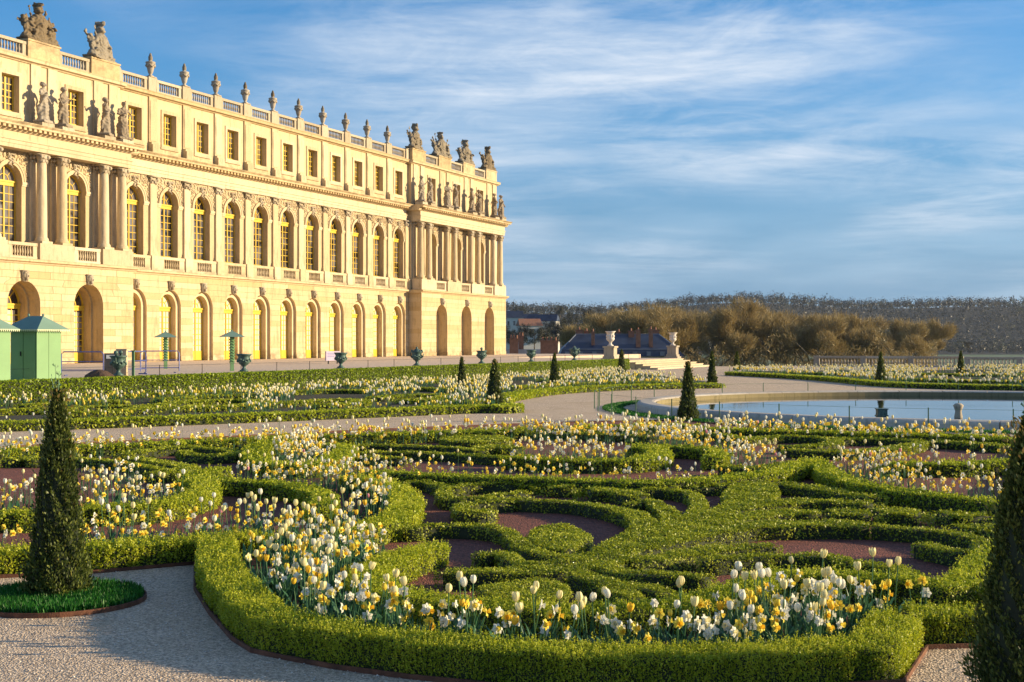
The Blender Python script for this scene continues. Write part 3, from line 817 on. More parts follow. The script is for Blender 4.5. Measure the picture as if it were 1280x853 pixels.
# ------------------------------------------------------------------ first floor
def floor_wall(name, x0, x1, y, arches, w, sill, zs, z0, z1, depth):
    mb = MB(); edges = [x0] + [(a + b) / 2 for a, b in zip(arches[:-1], arches[1:])] + [x1]
    for i, cx in enumerate(arches):
        wall_bay(mb, edges[i], edges[i + 1], z0, z1, y, cx, w, sill, zs); reveal(mb, cx, w, sill, zs, y, y + depth)
    return mb.build(name, 'stone_pale', palace, fix=False)
PW = -0.40                                  # pavilion wall behind the columns
floor_wall('first_floor_wall', MX0, MX1, 0.0, main_arches, 2.2, 7.1, 12.14, 6.6, 15.0, 0.6)
floor_wall('pavilion_first_floor', LX0 + 8, LX1, PW, LA[1:], 2.2, 7.1, 12.14, 6.6, 15.0, 0.6)
floor_wall('pavilion_first_floor', RX0, RX1, PW, RA, 2.2, 7.1, 12.14, 6.6, 15.0, 0.6)
MB().box(RX1 - 0.3, RX1, PW + 0.003, 8.0, 6.6, Z_COR).build('pavilion_side', 'stone', palace)
MB().box(RX0 + 0.003, RX0 + 0.3, PW + 0.003, 0.1, 6.6, Z_ATT).build('pavilion_side', 'stone_pale', palace)
MB().box(LX1 - 0.3, LX1 - 0.003, PW + 0.003, 0.1, 6.6, Z_ATT).build('pavilion_side', 'stone_pale', palace)
# dark rooms behind the glass so nothing shines through
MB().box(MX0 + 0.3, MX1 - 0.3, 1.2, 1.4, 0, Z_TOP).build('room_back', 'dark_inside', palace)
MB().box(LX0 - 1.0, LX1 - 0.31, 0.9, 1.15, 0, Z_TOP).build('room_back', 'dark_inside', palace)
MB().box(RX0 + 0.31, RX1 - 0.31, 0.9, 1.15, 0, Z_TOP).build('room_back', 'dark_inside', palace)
MB().box(LX0 - 2, RX1 - 0.05, 1.5, 14, 0.0, Z_TOP - 0.3).build('building_core', 'stone', palace)

for cx in main_arches:
    window('first_floor_window', me_f1, me_p1, cx, 0.50)
    bay_carving(cx, 0.0)
    window('ground_floor_door', me_f0, me_p0, cx, 0.62)
    link('keystone_mask', me_key, palace, (cx, -0.16, 5.52))
for cx in LA[1:] + RA:
    window('first_floor_window', me_f1, me_p1, cx, PW + 0.50)
    bay_carving(cx, PW)
    link('keystone_mask', me_key, palace, (cx, -PAVN - 0.06, 5.5))
    if cx < 0: window('ground_floor_door', me_f2, me_p2a, cx, -PAVN + 1.6, 0, me_cur)
    else: window('ground_floor_door', me_f0, me_p0, cx, 0.38)
for k in range(NB + 1):
    x = MX0 + BAY * k
    if k == 0: x += 0.42
    if k == NB: x -= 0.42
    p = link('pilaster', me_pil, palace, (x, 0, 0)); link('capital', me_pcap, p)
for x0 in (LX0, RX0):
    for c in COLS:
        if x0 + c < LX0 + 9.0: continue
        o = link('column', me_col, palace, (x0 + c, -1.12, 0)); link('capital', me_ccap, o)
        p = link('pilaster', me_pil, palace, (x0 + c, PW, 0)); link('capital', me_pcap, p)

# string course above the ground floor, with returns round the pavilions
def string_course(x0, x1, yf):
    mb = MB()
    mb.profile_x([(0.3, Z_STR), (-yf - 0.06, Z_STR), (-yf - 0.12, Z_STR + 0.10), (-yf - 0.30, Z_STR + 0.16), (-yf - 0.32, Z_STR + 0.30), (-yf - 0.24, Z_STR + 0.34), (0.3, Z_STR + 0.34)], x0, x1)
    mb.build('string_course', 'stone', palace)
string_course(MX0 + 0.25, MX1 - 0.25, 0.10); string_course(LX0 + 7.7, LX1 + 0.25, PAVN); string_course(RX0 - 0.25, RX1 + 0.25, PAVN)
# balcony parapet: plinth, pedestals under the pilasters, short rows of balusters
ZP = Z_STR + 0.34
def small_balusters(wd, h, n=9, r=0.06):
    mb = MB()
    for i in range(n):
        b = baluster_mb(h, r, 6); x = -wd / 2 + wd * (i + 0.5) / n
        mb.add([(p[0] + x, p[1], p[2]) for p in b.v], b.f)
    return mb
me_bal1 = small_balusters(1.9, 0.70, 8, 0.075).mesh('balusters', 'stone_pale', True)
for k, cx in enumerate(main_arches):
    pb = MB().box(-2.15 + 0.47, 2.15 - 0.47, -0.26, 0.0 - 0.02, ZP + 0.003, ZP + 0.17).box(-1.68, 1.68, -0.27, -0.02, ZP + 0.87, ZP + 1.08)
    pb.box(-1.68, -0.98, -0.24, -0.02, ZP + 0.17, ZP + 0.87).box(0.98, 1.68, -0.24, -0.02, ZP + 0.17, ZP + 0.87)
    o = pb.build('balcony', 'stone_pale', palace, loc=(cx, 0, 0)); link('balusters', me_bal1, o, (0, -0.14, ZP + 0.17))
for k in range(NB + 1):
    x = MX0 + BAY * k + (0.24 if k == 0 else 0) - (0.24 if k == NB else 0); hw = 0.47 if 0 < k < NB else 0.235
    MB().box(x - hw, x + hw, -0.36, -0.02, ZP + 0.003, ZP + 1.10).build('pedestal', 'stone_pale', palace)
for x0 in (LX0, RX0):
    for o in ARCH_OFF:
        if x0 + o < LX0 + 8: continue
        pb = MB().box(-1.35, 1.35, -1.5, -1.2, ZP + 0.003, ZP + 0.17).box(-1.35, 1.35, -1.52, -1.18, ZP + 0.87, ZP + 1.08).box(-1.35, -0.98, -1.48, -1.22, ZP + .17, ZP + .87).box(0.98, 1.35, -1.48, -1.22, ZP + .17, ZP + .87)
        q = pb.build('balcony', 'stone_worn', palace, loc=(x0 + o, 0, 0)); link('balusters', me_bal1, q, (0, -1.35, ZP + 0.17))
    for c in (1.7, 8.1, 14.5, 20.9):
        if x0 + c < LX0 + 8: continue
        MB().box(x0 + c - 1.7 + (0.02 if c < 2 else 0), x0 + c + 1.7 - (0.02 if c > 20 else 0), -1.62, -0.5, ZP + 0.003, ZP + 1.11).build('pedestal', 'stone_worn', palace)
    MB().box(x0 + (8 if x0 == LX0 else 0), x0 + 22.6, PAVN * -1 - 0.1, 0.0, ZP - 0.3, ZP - 0.002).build('balcony_floor', 'stone_weathered', palace)

# entablature: architrave, frieze, modillion cornice
def entablature(x0, x1, yf, mat='stone_pale'):
    e = MB()
    e.box(x0, x1, -yf, 0.4, Z_ENT, Z_ENT + 0.26).box(x0 - 0.03, x1 + 0.03, -yf - 0.04, 0.4, Z_ENT + 0.262, Z_ENT + 0.50).box(x0 - 0.09, x1 + 0.09, -yf - 0.10, 0.4, Z_ENT + 0.502, Z_ENT + 0.58)
    e.box(x0, x1, -yf, 0.4, Z_ENT + 0.582, Z_ENT + 1.05)
    o = e.build('entablature', mat, palace)
    c = MB()
    c.profile_x([(0.4, Z_ENT + 1.052), (-yf - 0.05, Z_ENT + 1.052), (-yf - 0.16, Z_ENT + 1.16), (-yf - 0.18, Z_ENT + 1.36), (-yf - 0.62, Z_ENT + 1.361), (-yf - 0.62, Z_ENT + 1.50), (-yf - 0.66, Z_ENT + 1.52), (-yf - 0.76, Z_ENT + 1.62), (-yf - 0.76, Z_ENT + 1.65), (0.4, Z_ENT + 1.65)], x0 - 0.6, x1 + 0.6)
    c.build('cornice', 'stone', o)
    m = MB(); n = int((x1 - x0) / 0.46)
    for i in range(n):
        x = x0 + (x1 - x0) * (i + 0.5) / n; m.box(x - 0.12, x + 0.12, -yf - 0.55, -yf - 0.181, Z_ENT + 1.18, Z_ENT + 1.359)
    tag(m.build('modillions', 'stone', o), kind='stuff')
entablature(MX0 + 0.7, MX1 - 0.7, 0.18); entablature(LX0 + 7.9, LX1 - 0.05, 1.46); entablature(RX0 + 0.05, RX1 - 0.05, 1.46)

# ------------------------------------------------------------------ attic, cornice and roof balustrade
def attic(name, x0, x1, y, centres):
    mb = MB(); w, za, zb = 1.62, 16.68, 19.12
    edges = [x0] + [(a + b) / 2 for a, b in zip(centres[:-1], centres[1:])] + [x1]
    def q(a, b, c, d): mb.add([(a, y, c), (b, y, c), (b, y, d), (a, y, d)], [(0, 1, 2, 3)])
    for i, cx in enumerate(centres):
        q(edges[i], edges[i + 1], Z_COR - 0.05, za); q(edges[i], edges[i + 1], zb, Z_ATT + 0.1); q(edges[i], cx - w / 2, za, zb); q(cx + w / 2, edges[i + 1], za, zb)
        a, b = cx - w / 2, cx + w / 2
        mb.add([(a, y, za), (b, y, za), (b, y, zb), (a, y, zb), (a, y + .5, za), (b, y + .5, za), (b, y + .5, zb), (a, y + .5, zb)], [(0, 4, 5, 1), (1, 5, 6, 2), (2, 6, 7, 3), (3, 7, 4, 0)])
    mb.build(name, 'stone', palace, fix=False)
    for cx in centres:
        window('attic_window', me_fa, me_pa, cx, y + 0.40, za)
        s = MB(); a, b = -w / 2, w / 2
        s.box(a - 0.26, a, -0.07, 0.02, za - 0.2, zb + 0.26).box(b, b + 0.26, -0.07, 0.02, za - 0.2, zb + 0.26).box(a, b, -0.07, 0.02, zb, zb + 0.26).box(a, b, -0.07, 0.02, za - 0.2, za)
        s.box(a - 0.34, b + 0.34, -0.11, 0.02, za - 0.34, za - 0.202)
        s.build('window_surround', 'stone_pale', palace, loc=(cx, y, 0))
attic('attic_wall', MX0, MX1, 0.0, main_arches); attic('attic_wall', LX0 + 8, LX1, PW, LA[1:]); attic('attic_wall', RX0, RX1, PW, RA)
MB().box(RX1 - 0.3, RX1 - 0.002, PW + 0.003, 8.0, Z_COR - 0.05, Z_ATT).build('attic_side', 'stone', palace)
me_apil = MB().box(-0.5, 0.5, -0.12, 0.02, Z_COR + 0.9, Z_ATT - 0.004).box(-0.4, 0.4, -0.16, 0.02, Z_COR + 1.0, Z_ATT - 0.3).box(-0.46, 0.46, -0.42, 0.02, Z_COR, Z_COR + 0.72).box(-0.46, 0.46, -0.32, 0.02, Z_COR + 0.72, Z_COR + 0.9).mesh('attic_pilaster', 'stone_pale')
for k in range(1, NB): link('attic_pilaster', me_apil, palace, (MX0 + BAY * k, 0, 0))
me_apil2 = MB().box(-1.3, -0.35, -0.10, 0.02, Z_COR, Z_ATT - 0.004).box(0.35, 1.3, -0.10, 0.02, Z_COR, Z_ATT - 0.004).mesh('attic_pilaster', 'stone_pale')
for x0 in (LX0, RX0):
    for c in (1.7, 8.1, 14.5, 20.9):
        if x0 + c > LX0 + 8: link('attic_pilaster', me_apil2, palace, (x0 + c, PW, 0))
def attic_cornice(x0, x1, yf):
    MB().profile_x([(0.6, Z_ATT), (-yf - 0.08, Z_ATT), (-yf - 0.14, Z_ATT + 0.08), (-yf - 0.34, Z_ATT + 0.12), (-yf - 0.36, Z_ATT + 0.28), (-yf - 0.42, Z_ATT + 0.38), (0.6, Z_ATT + 0.38)], x0, x1).build('attic_cornice', 'stone', palace)
attic_cornice(MX0 + 0.3, MX1 - 0.3, 0.02); attic_cornice(LX0 + 7.7, LX1 + 0.3, 0.42); attic_cornice(RX0 - 0.3, RX1 + 0.3, 0.42)
ZR = Z_TOP; RAIL = 1.14
me_rb = small_balusters(2.5, 0.66, 9, 0.075).mesh('balusters', 'stone_grey', True)
for k, cx in enumerate(main_arches):
    hw = BAY / 2 - 0.52
    b = MB().box(-hw, hw, 0.02, 0.36, ZR + 0.003, ZR + 0.22).box(-hw, hw, 0.0, 0.38, ZR + 0.88, ZR + RAIL - 0.06).box(-hw, -1.27, 0.03, 0.35, ZR + .22, ZR + .88).box(1.27, hw, 0.03, 0.35, ZR + .22, ZR + .88)
    o = b.build('roof_balustrade', 'stone_weathered', palace, loc=(cx, 0, 0)); link('balusters', me_rb, o, (0, 0.19, ZR + 0.22))
for k in range(0, NB + 1):
    x = MX0 + BAY * k
    MB().box(x - 0.52, x + 0.52, -0.10, 0.42, ZR + 0.003, ZR + RAIL).box(x - 0.36, x + 0.36, -0.16, 0.46, ZR + RAIL, ZR + RAIL + 0.07).build('roof_pedestal', 'stone_weathered', palace)
me_rb2 = small_balusters(2.5, 0.66, 9, 0.075).mesh('balusters', 'stone_grey', True)
for x0 in (LX0, RX0):
    for c in (1.7, 8.1, 14.5, 20.9):
        if x0 + c < LX0 + 7: continue
        MB().box(x0 + c - 1.55, x0 + c + 1.55, -0.48, 0.6, ZR + 0.003, ZR + RAIL + 0.04).box(x0 + c - 1.62, x0 + c + 1.62, -0.54, 0.64, ZR + RAIL + 0.042, ZR + RAIL + 0.16).build('trophy_pedestal', 'stone', palace)
    for c in ARCH_OFF:
        if x0 + c < LX0 + 7: continue
        b = MB().box(-1.6, 1.6, -0.34, 0.0, ZR + 0.003, ZR + 0.22).box(-1.6, 1.6, -0.36, 0.02, ZR + 0.88, ZR + RAIL - 0.06).box(-1.6, -1.27, -0.33, -0.01, ZR + .22, ZR + .88).box(1.27, 1.6, -0.33, -0.01, ZR + .22, ZR + .88)
        o = b.build('roof_balustrade', 'stone_weathered', palace, loc=(x0 + c, 0, 0)); link('balusters', me_rb2, o, (0, -0.17, ZR + 0.22))
MB().tube([(LX0 + 10.4, 1.0, Z_TOP), (LX0 + 10.4, 1.0, Z_TOP + 3.6)], 0.03, 5).build('lightning_rod', 'lead', palace)
# ================================================================== sculpture on the palace
def remeshed(mb, name, mat, voxel, smooth_iter=2, jitter=0.0, seed=0):
    """fuse overlapping shapes into one continuous carved surface"""
    me = mb.mesh(name + '_raw', None, fix=True)
    o = bpy.data.objects.new('tmp', me); COL.objects.link(o)
    m = o.modifiers.new('r', 'REMESH'); m.mode = 'VOXEL'; m.voxel_size = voxel
    if smooth_iter:
        s = o.modifiers.new('s', 'SMOOTH'); s.iterations = smooth_iter; s.factor = 0.5
    dg = bpy.context.evaluated_depsgraph_get(); ev = o.evaluated_get(dg)
    out = bpy.data.meshes.new_from_object(ev); out.name = name
    bpy.data.objects.remove(o)
    if jitter:
        n = len(out.vertices); co = np.empty(n * 3, np.float32); out.vertices.foreach_get('co', co); co = co.reshape(-1, 3)
        nr = np.array([v.normal[:] for v in out.vertices], np.float32)
        k = np.sin(co[:, 0] * 19 + seed + 2 * np.sin(co[:, 2] * 7)) * np.sin(co[:, 2] * 15 + 2 * np.sin(co[:, 0] * 9 + seed)) * jitter
        out.vertices.foreach_set('co', (co + nr * k[:, None]).ravel())
    out.materials.clear(); out.materials.append(MATS[mat])
    out.polygons.foreach_set('use_smooth', [True] * len(out.polygons))
    return out
def loft(mb, rings, n=18, fold=0.0, seed=0):
    """rings: (cx, cy, z, rx, ry); robe folds run down the surface"""
    vs = []; fs = []; rr = random.Random(seed); ph = rr.uniform(0, 6)
    for j, (cx, cy, z, rx, ry) in enumerate(rings):
        for k in range(n):
            a = 2 * math.pi * k / n
            f = 1 + fold * math.sin(a * 6 + ph + z * 1.3) * max(0.0, 1 - z / 1.9)
            vs.append((cx + rx * f * math.cos(a), cy + ry * f * math.sin(a), z))
    m = len(rings)
    for j in range(m - 1):
        for k in range(n):
            k2 = (k + 1) % n; fs.append((j * n + k, j * n + k2, (j + 1) * n + k2, (j + 1) * n + k))
    fs.append(tuple(range(n - 1, -1, -1))); fs.append(tuple((m - 1) * n + k for k in range(n)))
    mb.add(vs, fs)
def statue_mesh(seed, arms, lean, robe=1.0):
    """standing draped figure about 2.6 m high on its own plinth; faces -y"""
    mb = MB(); k = 2.6 / 1.78; L = lean
    S = lambda *a: [(x * k, y * k, z * k, rx * k, ry * k) for x, y, z, rx, ry in a]
    loft(mb, S((0, 0, 0.0, .25 * robe, .22), (0, 0, .12, .22 * robe, .19), (L * .3, -.02, .45, .19 * robe, .17), (L * .6, -.01, .75, .19, .16), (L, 0, .95, .19, .145),
               (L * .8, 0, 1.10, .155, .12), (L * .3, 0, 1.25, .18, .13), (0, 0, 1.38, .20, .125), (0, 0, 1.46, .13, .09), (0, 0, 1.50, .065, .065), (0, 0, 1.56, .06, .062)), 20, 0.13, seed)
    h = lean * -0.4
    mb.ellipsoid((h * k, -0.02 * k, 1.66 * k), (.085 * k, .105 * k, .125 * k), 12, 9); mb.ellipsoid((h * k, 0.03 * k, 1.70 * k), (.105 * k, .11 * k, .11 * k), 10, 8)
    mb.ellipsoid((h * k, -0.13 * k, 1.645 * k), (.02 * k, .03 * k, .03 * k), 6, 5)
    for s, pts in zip((-1, 1), arms):
        p = [Vector((s * .19, 0, 1.40))] + [Vector(q) for q in pts]
        mb.tube([q * k for q in p], [0.066 * k, .055 * k, .040 * k][:len(p)], 8)
        mb.ellipsoid(p[-1] * k, (.045 * k, .05 * k, .055 * k), 7, 5)
    # mantle hanging from one shoulder across the body
    mb.tube([Vector(q) * k for q in ((.17, .04, 1.42), (.02, -.15, 1.15), (-.17, -.1, .95), (-.22, .06, .6), (-.2, .1, .2))], [.07 * k, .06 * k, .085 * k, .08 * k, .05 * k], 8)
    mb.box(-.32 * k, .32 * k, -.26 * k, .26 * k, -0.12 * k, 0.03 * k)
    return mb
POSES = [
    (([(-.33, -.10, 1.15), (-.16, -.28, 1.22)], [(.34, .02, 1.12), (.33, -.12, .88)]), 0.05, 1.1),
    (([(-.34, .0, 1.13), (-.30, -.10, .88)], [(.36, -.12, 1.20), (.30, -.30, 1.40)]), -0.05, 0.9),
    (([(-.36, -.08, 1.25), (-.44, -.2, 1.48)], [(.32, -.04, 1.13), (.20, -.2, .98)]), 0.06, 1.0),
    (([(-.30, -.10, 1.12), (-.08, -.22, 1.12)], [(.32, -.08, 1.14), (.12, -.24, 1.05)]), -0.04, 1.15),
]
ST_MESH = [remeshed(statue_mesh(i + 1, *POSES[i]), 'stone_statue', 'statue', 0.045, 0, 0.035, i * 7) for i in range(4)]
PED = MB().box(-0.6, 0.6, -0.45, 0.45, 0, 0.34).mesh('pedestal', 'stone_weathered')
def pal_pt(x, y, z):
    v = palace.matrix_world @ Vector((x, y, z)); return v
bpy.context.view_layer.update()
RZ = math.pi / 2 - TH
def place_statue(x, y, i, label, group):
    e = empty('stone_statue', pal_pt(x, y, Z_COR + 0.003), RZ, label, 'statue', group)
    link('pedestal', PED, e); link('figure', ST_MESH[i % 4], e, (0, 0, 0.34 + 0.12 * 2.6 / 1.78), random.uniform(-0.5, 0.5), (1.22, 1.2, 1.0))
ords_l = ['draped stone statue nearest the picture edge above the left columns', 'stone statue with raised hand, second of the left group',
          'stone statue with lifted arm, third of the left group', 'robed stone statue ending the left group above the columns']
for k, c in enumerate((13.5, 15.5, 19.9, 21.9)):
    place_statue(LX0 + c, -1.25, k, ords_l[k], 'statues above the left portico')
nth = ['first', 'second', 'third', 'fourth', 'fifth', 'sixth', 'seventh', 'eighth']
for k, c in enumerate(COLS):
    place_statue(RX0 + c, -1.25, k + 1, '%s stone statue from the left on the right portico cornice' % nth[k], 'statues above the right portico')

def trophy_mesh(seed):
    """heap of arms: cuirass with plumed helmet between shields, standards and spears"""
    rr = random.Random(seed); mb = MB()
    mb.box(-1.15, 1.15, -0.45, 0.45, 0, 0.18)
    loft(mb, [(0, 0, .1, .75, .42), (0, 0, .5, .6, .4), (0, -.05, .9, .42, .33), (0, -.05, 1.25, .50, .34), (0, -.05, 1.6, .55, .34), (0, -.03, 1.85, .33, .25), (0, 0, 1.98, .16, .15)], 16)
    hx = rr.uniform(-.12, .12)
    mb.ellipsoid((hx, -.05, 2.22), (.24, .28, .30), 12, 9); mb.ellipsoid((hx, -.26, 2.12), (.2, .1, .12), 8, 6)
    mb.tube([(hx, .30, 2.25), (hx, .18, 2.58), (hx, -.06, 2.68), (hx, -.28, 2.56)], [.07, .12, .13, .07], 8)
    for k in range(9):
        mb.ellipsoid((hx + rr.uniform(-.06, .06), rr.uniform(-.3, .3), 2.62 + rr.uniform(-.05, .12)), (.09, .1, .13), 6, 5)
    for s in (-1, 1):
        mb.ellipsoid((s * .72, -.12, .72), (.42, .14, .55), 12, 8, Matrix.Rotation(s * .35, 3, 'Y'))          # shields
        mb.ellipsoid((s * .72, -.26, .72), (.16, .08, .2), 8, 6, Matrix.Rotation(s * .35, 3, 'Y'))
        for k in range(3):                                                                                   # spears and standards
            a = s * (0.28 + 0.2 * k + rr.uniform(-.06, .06)); l = rr.uniform(1.9, 2.45) - 0.2 * k
            t = Vector((math.sin(a) * l, rr.uniform(-.05, .3), math.cos(a) * l + .1))
            mb.tube([(s * .15, .1, .3), t], [.06, .05], 6); mb.ellipsoid(t, (.09, .06, .17), 6, 5)
        a = s * rr.uniform(.35, .5); top = Vector((math.sin(a) * 1.95, .12, math.cos(a) * 1.95))              # furled flag
        mb.tube([top, top * .75 + Vector((s * .18, 0, 0)), top * .45 + Vector((s * .32, -.05, -.05)), top * .2 + Vector((s * .5, -.1, .1))], [.12, .22, .2, .1], 8)
        mb.tube([(s * .5, -.1, 1.5), (s * .72, -.2, 1.2), (s * .6, -.35, .95)], [.14, .12, .1], 8)
        mb.ellipsoid((s * .95, -.1, .3), (.28, .3, .26), 9, 7)
    for k in range(16):
        mb.ellipsoid((rr.uniform(-.9, .9), rr.uniform(-.42, .05), rr.uniform(.15, 1.2)), (rr.uniform(.08, .2), .14, rr.uniform(.08, .22)), 7, 5, Matrix.Rotation(rr.uniform(0, 3), 3, 'Y'))
    return mb
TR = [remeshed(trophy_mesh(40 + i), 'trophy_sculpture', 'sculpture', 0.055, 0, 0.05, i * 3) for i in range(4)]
tl = [(LX0 + 14.5, 'dark carved trophy of arms nearest the picture edge on the roof', 0), (LX0 + 20.9, 'dark carved trophy with plumed helmet beside the first roof vase', 1),
      (RX0 + 1.7, 'dark trophy of arms beside the last roof vase', 2), (RX0 + 8.1, 'second dark trophy of arms on the right pavilion roof', 3),
      (RX0 + 14.5, 'third dark trophy of arms on the right pavilion roof', 0), (RX0 + 20.9, 'dark trophy of arms at the far roof corner', 1)]
for x, lab, i in tl:
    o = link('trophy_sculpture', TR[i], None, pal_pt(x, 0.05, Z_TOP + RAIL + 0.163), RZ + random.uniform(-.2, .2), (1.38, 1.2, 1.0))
    tag(o, lab, 'sculpture', 'roof trophies of arms')
# flaming vases on the roof
vs = MB().lathe([(.24, 0), (.24, .07), (.13, .12), (.12, .20), (.18, .28), (.22, .42), (.27, .66), (.32, .92), (.33, 1.0), (.38, 1.04), (.37, 1.12), (.22, 1.17), (.11, 1.22), (.12, 1.26)], 16)
fl = MB()
for k in range(7):
    a = k * 0.9; fl.ellipsoid((.05 * math.cos(a), .05 * math.sin(a), 1.36 + 0.05 * (k % 3)), (.12, .12, .20), 8, 6)
fl.ellipsoid((0, 0, 1.62), (.10, .10, .2), 8, 6)
hm = MB()
for k in range(4):
    a = k * math.pi / 2 + .4; hm.tube([(0.33 * math.cos(a), .33 * math.sin(a), .95), (.36 * math.cos(a + .4), .36 * math.sin(a + .4), .80), (.33 * math.cos(a + .8), .33 * math.sin(a + .8), .72), (.36 * math.cos(a + 1.2), .36 * math.sin(a + 1.2), .80), (.33 * math.cos(a + 1.57), .33 * math.sin(a + 1.57), .95)], .05, 5)
m_body, m_fl, m_hm = vs.mesh('vase_body', 'stone_grey', True), fl.mesh('flame', 'sculpture', True), hm.mesh('garland', 'stone_weathered', True)
for k in range(1, NB):
    e = empty('roof_vase', pal_pt(MX0 + BAY * k, 0.15, Z_TOP + RAIL + 0.073), RZ, '%s stone flame vase counted from the left along the roof balustrade' % (nth + ['ninth', 'tenth'])[k - 1], 'vase', 'stone vases on the roof balustrade')
    link('vase_body', m_body, e); link('flame', m_fl, e); link('garland', m_hm, e)
# ================================================================== things on the terrace
def huts():
    def hut(name, loc, rz, w, d, label):
        e = empty(name, loc, rz, label, 'hut', 'green ticket huts')
        h = 1.95
        MB().box(-w / 2, w / 2, 0.0, d, 0.0, h).build('body', 'hut_green', e)
        for s in (-1, 1):                                                   # double doors on the front
            dd = MB().box(min(s * 0.015, s * (w / 2 - 0.06)), max(s * 0.015, s * (w / 2 - 0.06)), -0.025, -0.002, 0.06, h - 0.1).build('door', 'hut_green', e)
            if s < 0: MB().box(-0.13, -0.09, -0.06, -0.027, 0.95, 1.12).build('handle', 'iron', dd)
        for k in range(1, 2): MB().box(w / 2 + 0.002, w / 2 + 0.012, d / 2 - 0.02, d / 2 + 0.02, 0.02, h).build('batten', 'hut_green', e)
        ov = 0.24; r = 0.52; x0, x1, y0, y1 = -w / 2 - ov, w / 2 + ov, -ov, d + ov; cy = d / 2; q = w * 0.28
        MB().add([(x0, y0, h), (x1, y0, h), (x1, y1, h), (x0, y1, h), (-q, cy, h + r), (q, cy, h + r)], [(0, 1, 5, 4), (1, 2, 5), (2, 3, 4, 5), (3, 0, 4), (3, 2, 1, 0)]).build('roof', 'hut_roof', e)
        vm = MB(); t = 0.10                                                 # scalloped valance
        def tooth(a, b):
            a = Vector(a); b = Vector(b); n = int((b - a).length / t)
            for i in range(n):
                p = a + (b - a) * (i / n); m2 = a + (b - a) * ((i + .5) / n); p2 = a + (b - a) * ((i + 1) / n)
                vm.add([p, p2, m2 - Vector((0, 0, .1))], [(0, 1, 2)])
        tooth((x0, y0, h), (x1, y0, h)); tooth((x1, y0, h), (x1, y1, h)); tooth((x0, y1, h), (x0, y0, h))
        vm.build('valance', 'hut_trim', e, fix=False)
        for k in (-q, q): MB().lathe([(.035, 0), (.05, .05), (.02, .1)], 8, (k, cy, h + r - .01)).build('finial', 'hut_roof', e)
    c = ground_at(46, 477, TER); u = Vector((-MV.x, -MV.y, 0)); dv = Vector((DV.x, DV.y, 0)); w, d = 1.25, 1.33
    hut('ticket_hut', c - u * (w / 2), -TH, w, d, 'green wooden ticket hut with hipped roof and dark double doors')
    c2 = ground_at(13, 478, TER) - dv * d
    hut('ticket_hut', c2 - u * (w / 2), -TH, w, d, 'green wooden hut cut by the picture edge')
huts()
def shelter_post(px, py, label):
    b = ground_at(px, py, TER); e = empty('shelter_post', b, R(20), label, 'post', 'green roofed posts on the terrace')
    MB().box(-.09, .09, -.09, .09, 0, 1.75).build('pole', 'hut_green', e)
    m = MB()
    for k in range(9):                                                      # twisted trellis wound round the pole
        for s in (0, math.pi):
            z0 = .45 + k * .145
            m.tube([(.13 * math.cos(a + s), .13 * math.sin(a + s), z0 + (a / 3.15) * .145) for a in (0, .8, 1.6, 2.4, 3.15)], .028, 4)
            m.tube([(.13 * math.cos(-a + s), .13 * math.sin(-a + s), z0 + (a / 3.15) * .145) for a in (0, .8, 1.6, 2.4, 3.15)], .028, 4)
    m.build('trellis', 'hut_green', e)
    w = .60; MB().add([(-w, -w, 1.74), (w, -w, 1.74), (w, w, 1.74), (-w, w, 1.74), (0, 0, 2.06)], [(0, 1, 4), (1, 2, 4), (2, 3, 4), (3, 0, 4), (3, 2, 1, 0)]).build('roof', 'hut_roof', e)
    MB().lathe([(.03, 2.03), (.045, 2.08), (.01, 2.13)], 6).build('finial', 'hut_roof', e)
shelter_post(207, 461.3, 'slim green trellised post with pyramid cap nearer the hut')
shelter_post(290, 464.0, 'slim green trellised post with pyramid cap beside an urn')
# information board
b = ground_at(416, 455, TER); e = empty('information_board', b, math.pi / 2 - TH, 'low mauve information board on short legs before the palace', 'sign')
MB().box(-.95, .95, -.04, .04, .22, .86).build('panel', 'board_mauve', e)
for s in (-1, 1): MB().box(s * .6 - .03, s * .6 + .03, -.035, .035, 0, .22).build('leg', 'iron', e)
for k in range(3): MB().box(-.8, .55 - .2 * k, -.047, -.042, .70 - .11 * k, .735 - .11 * k).build('print_line', 'barrier_blue', e)
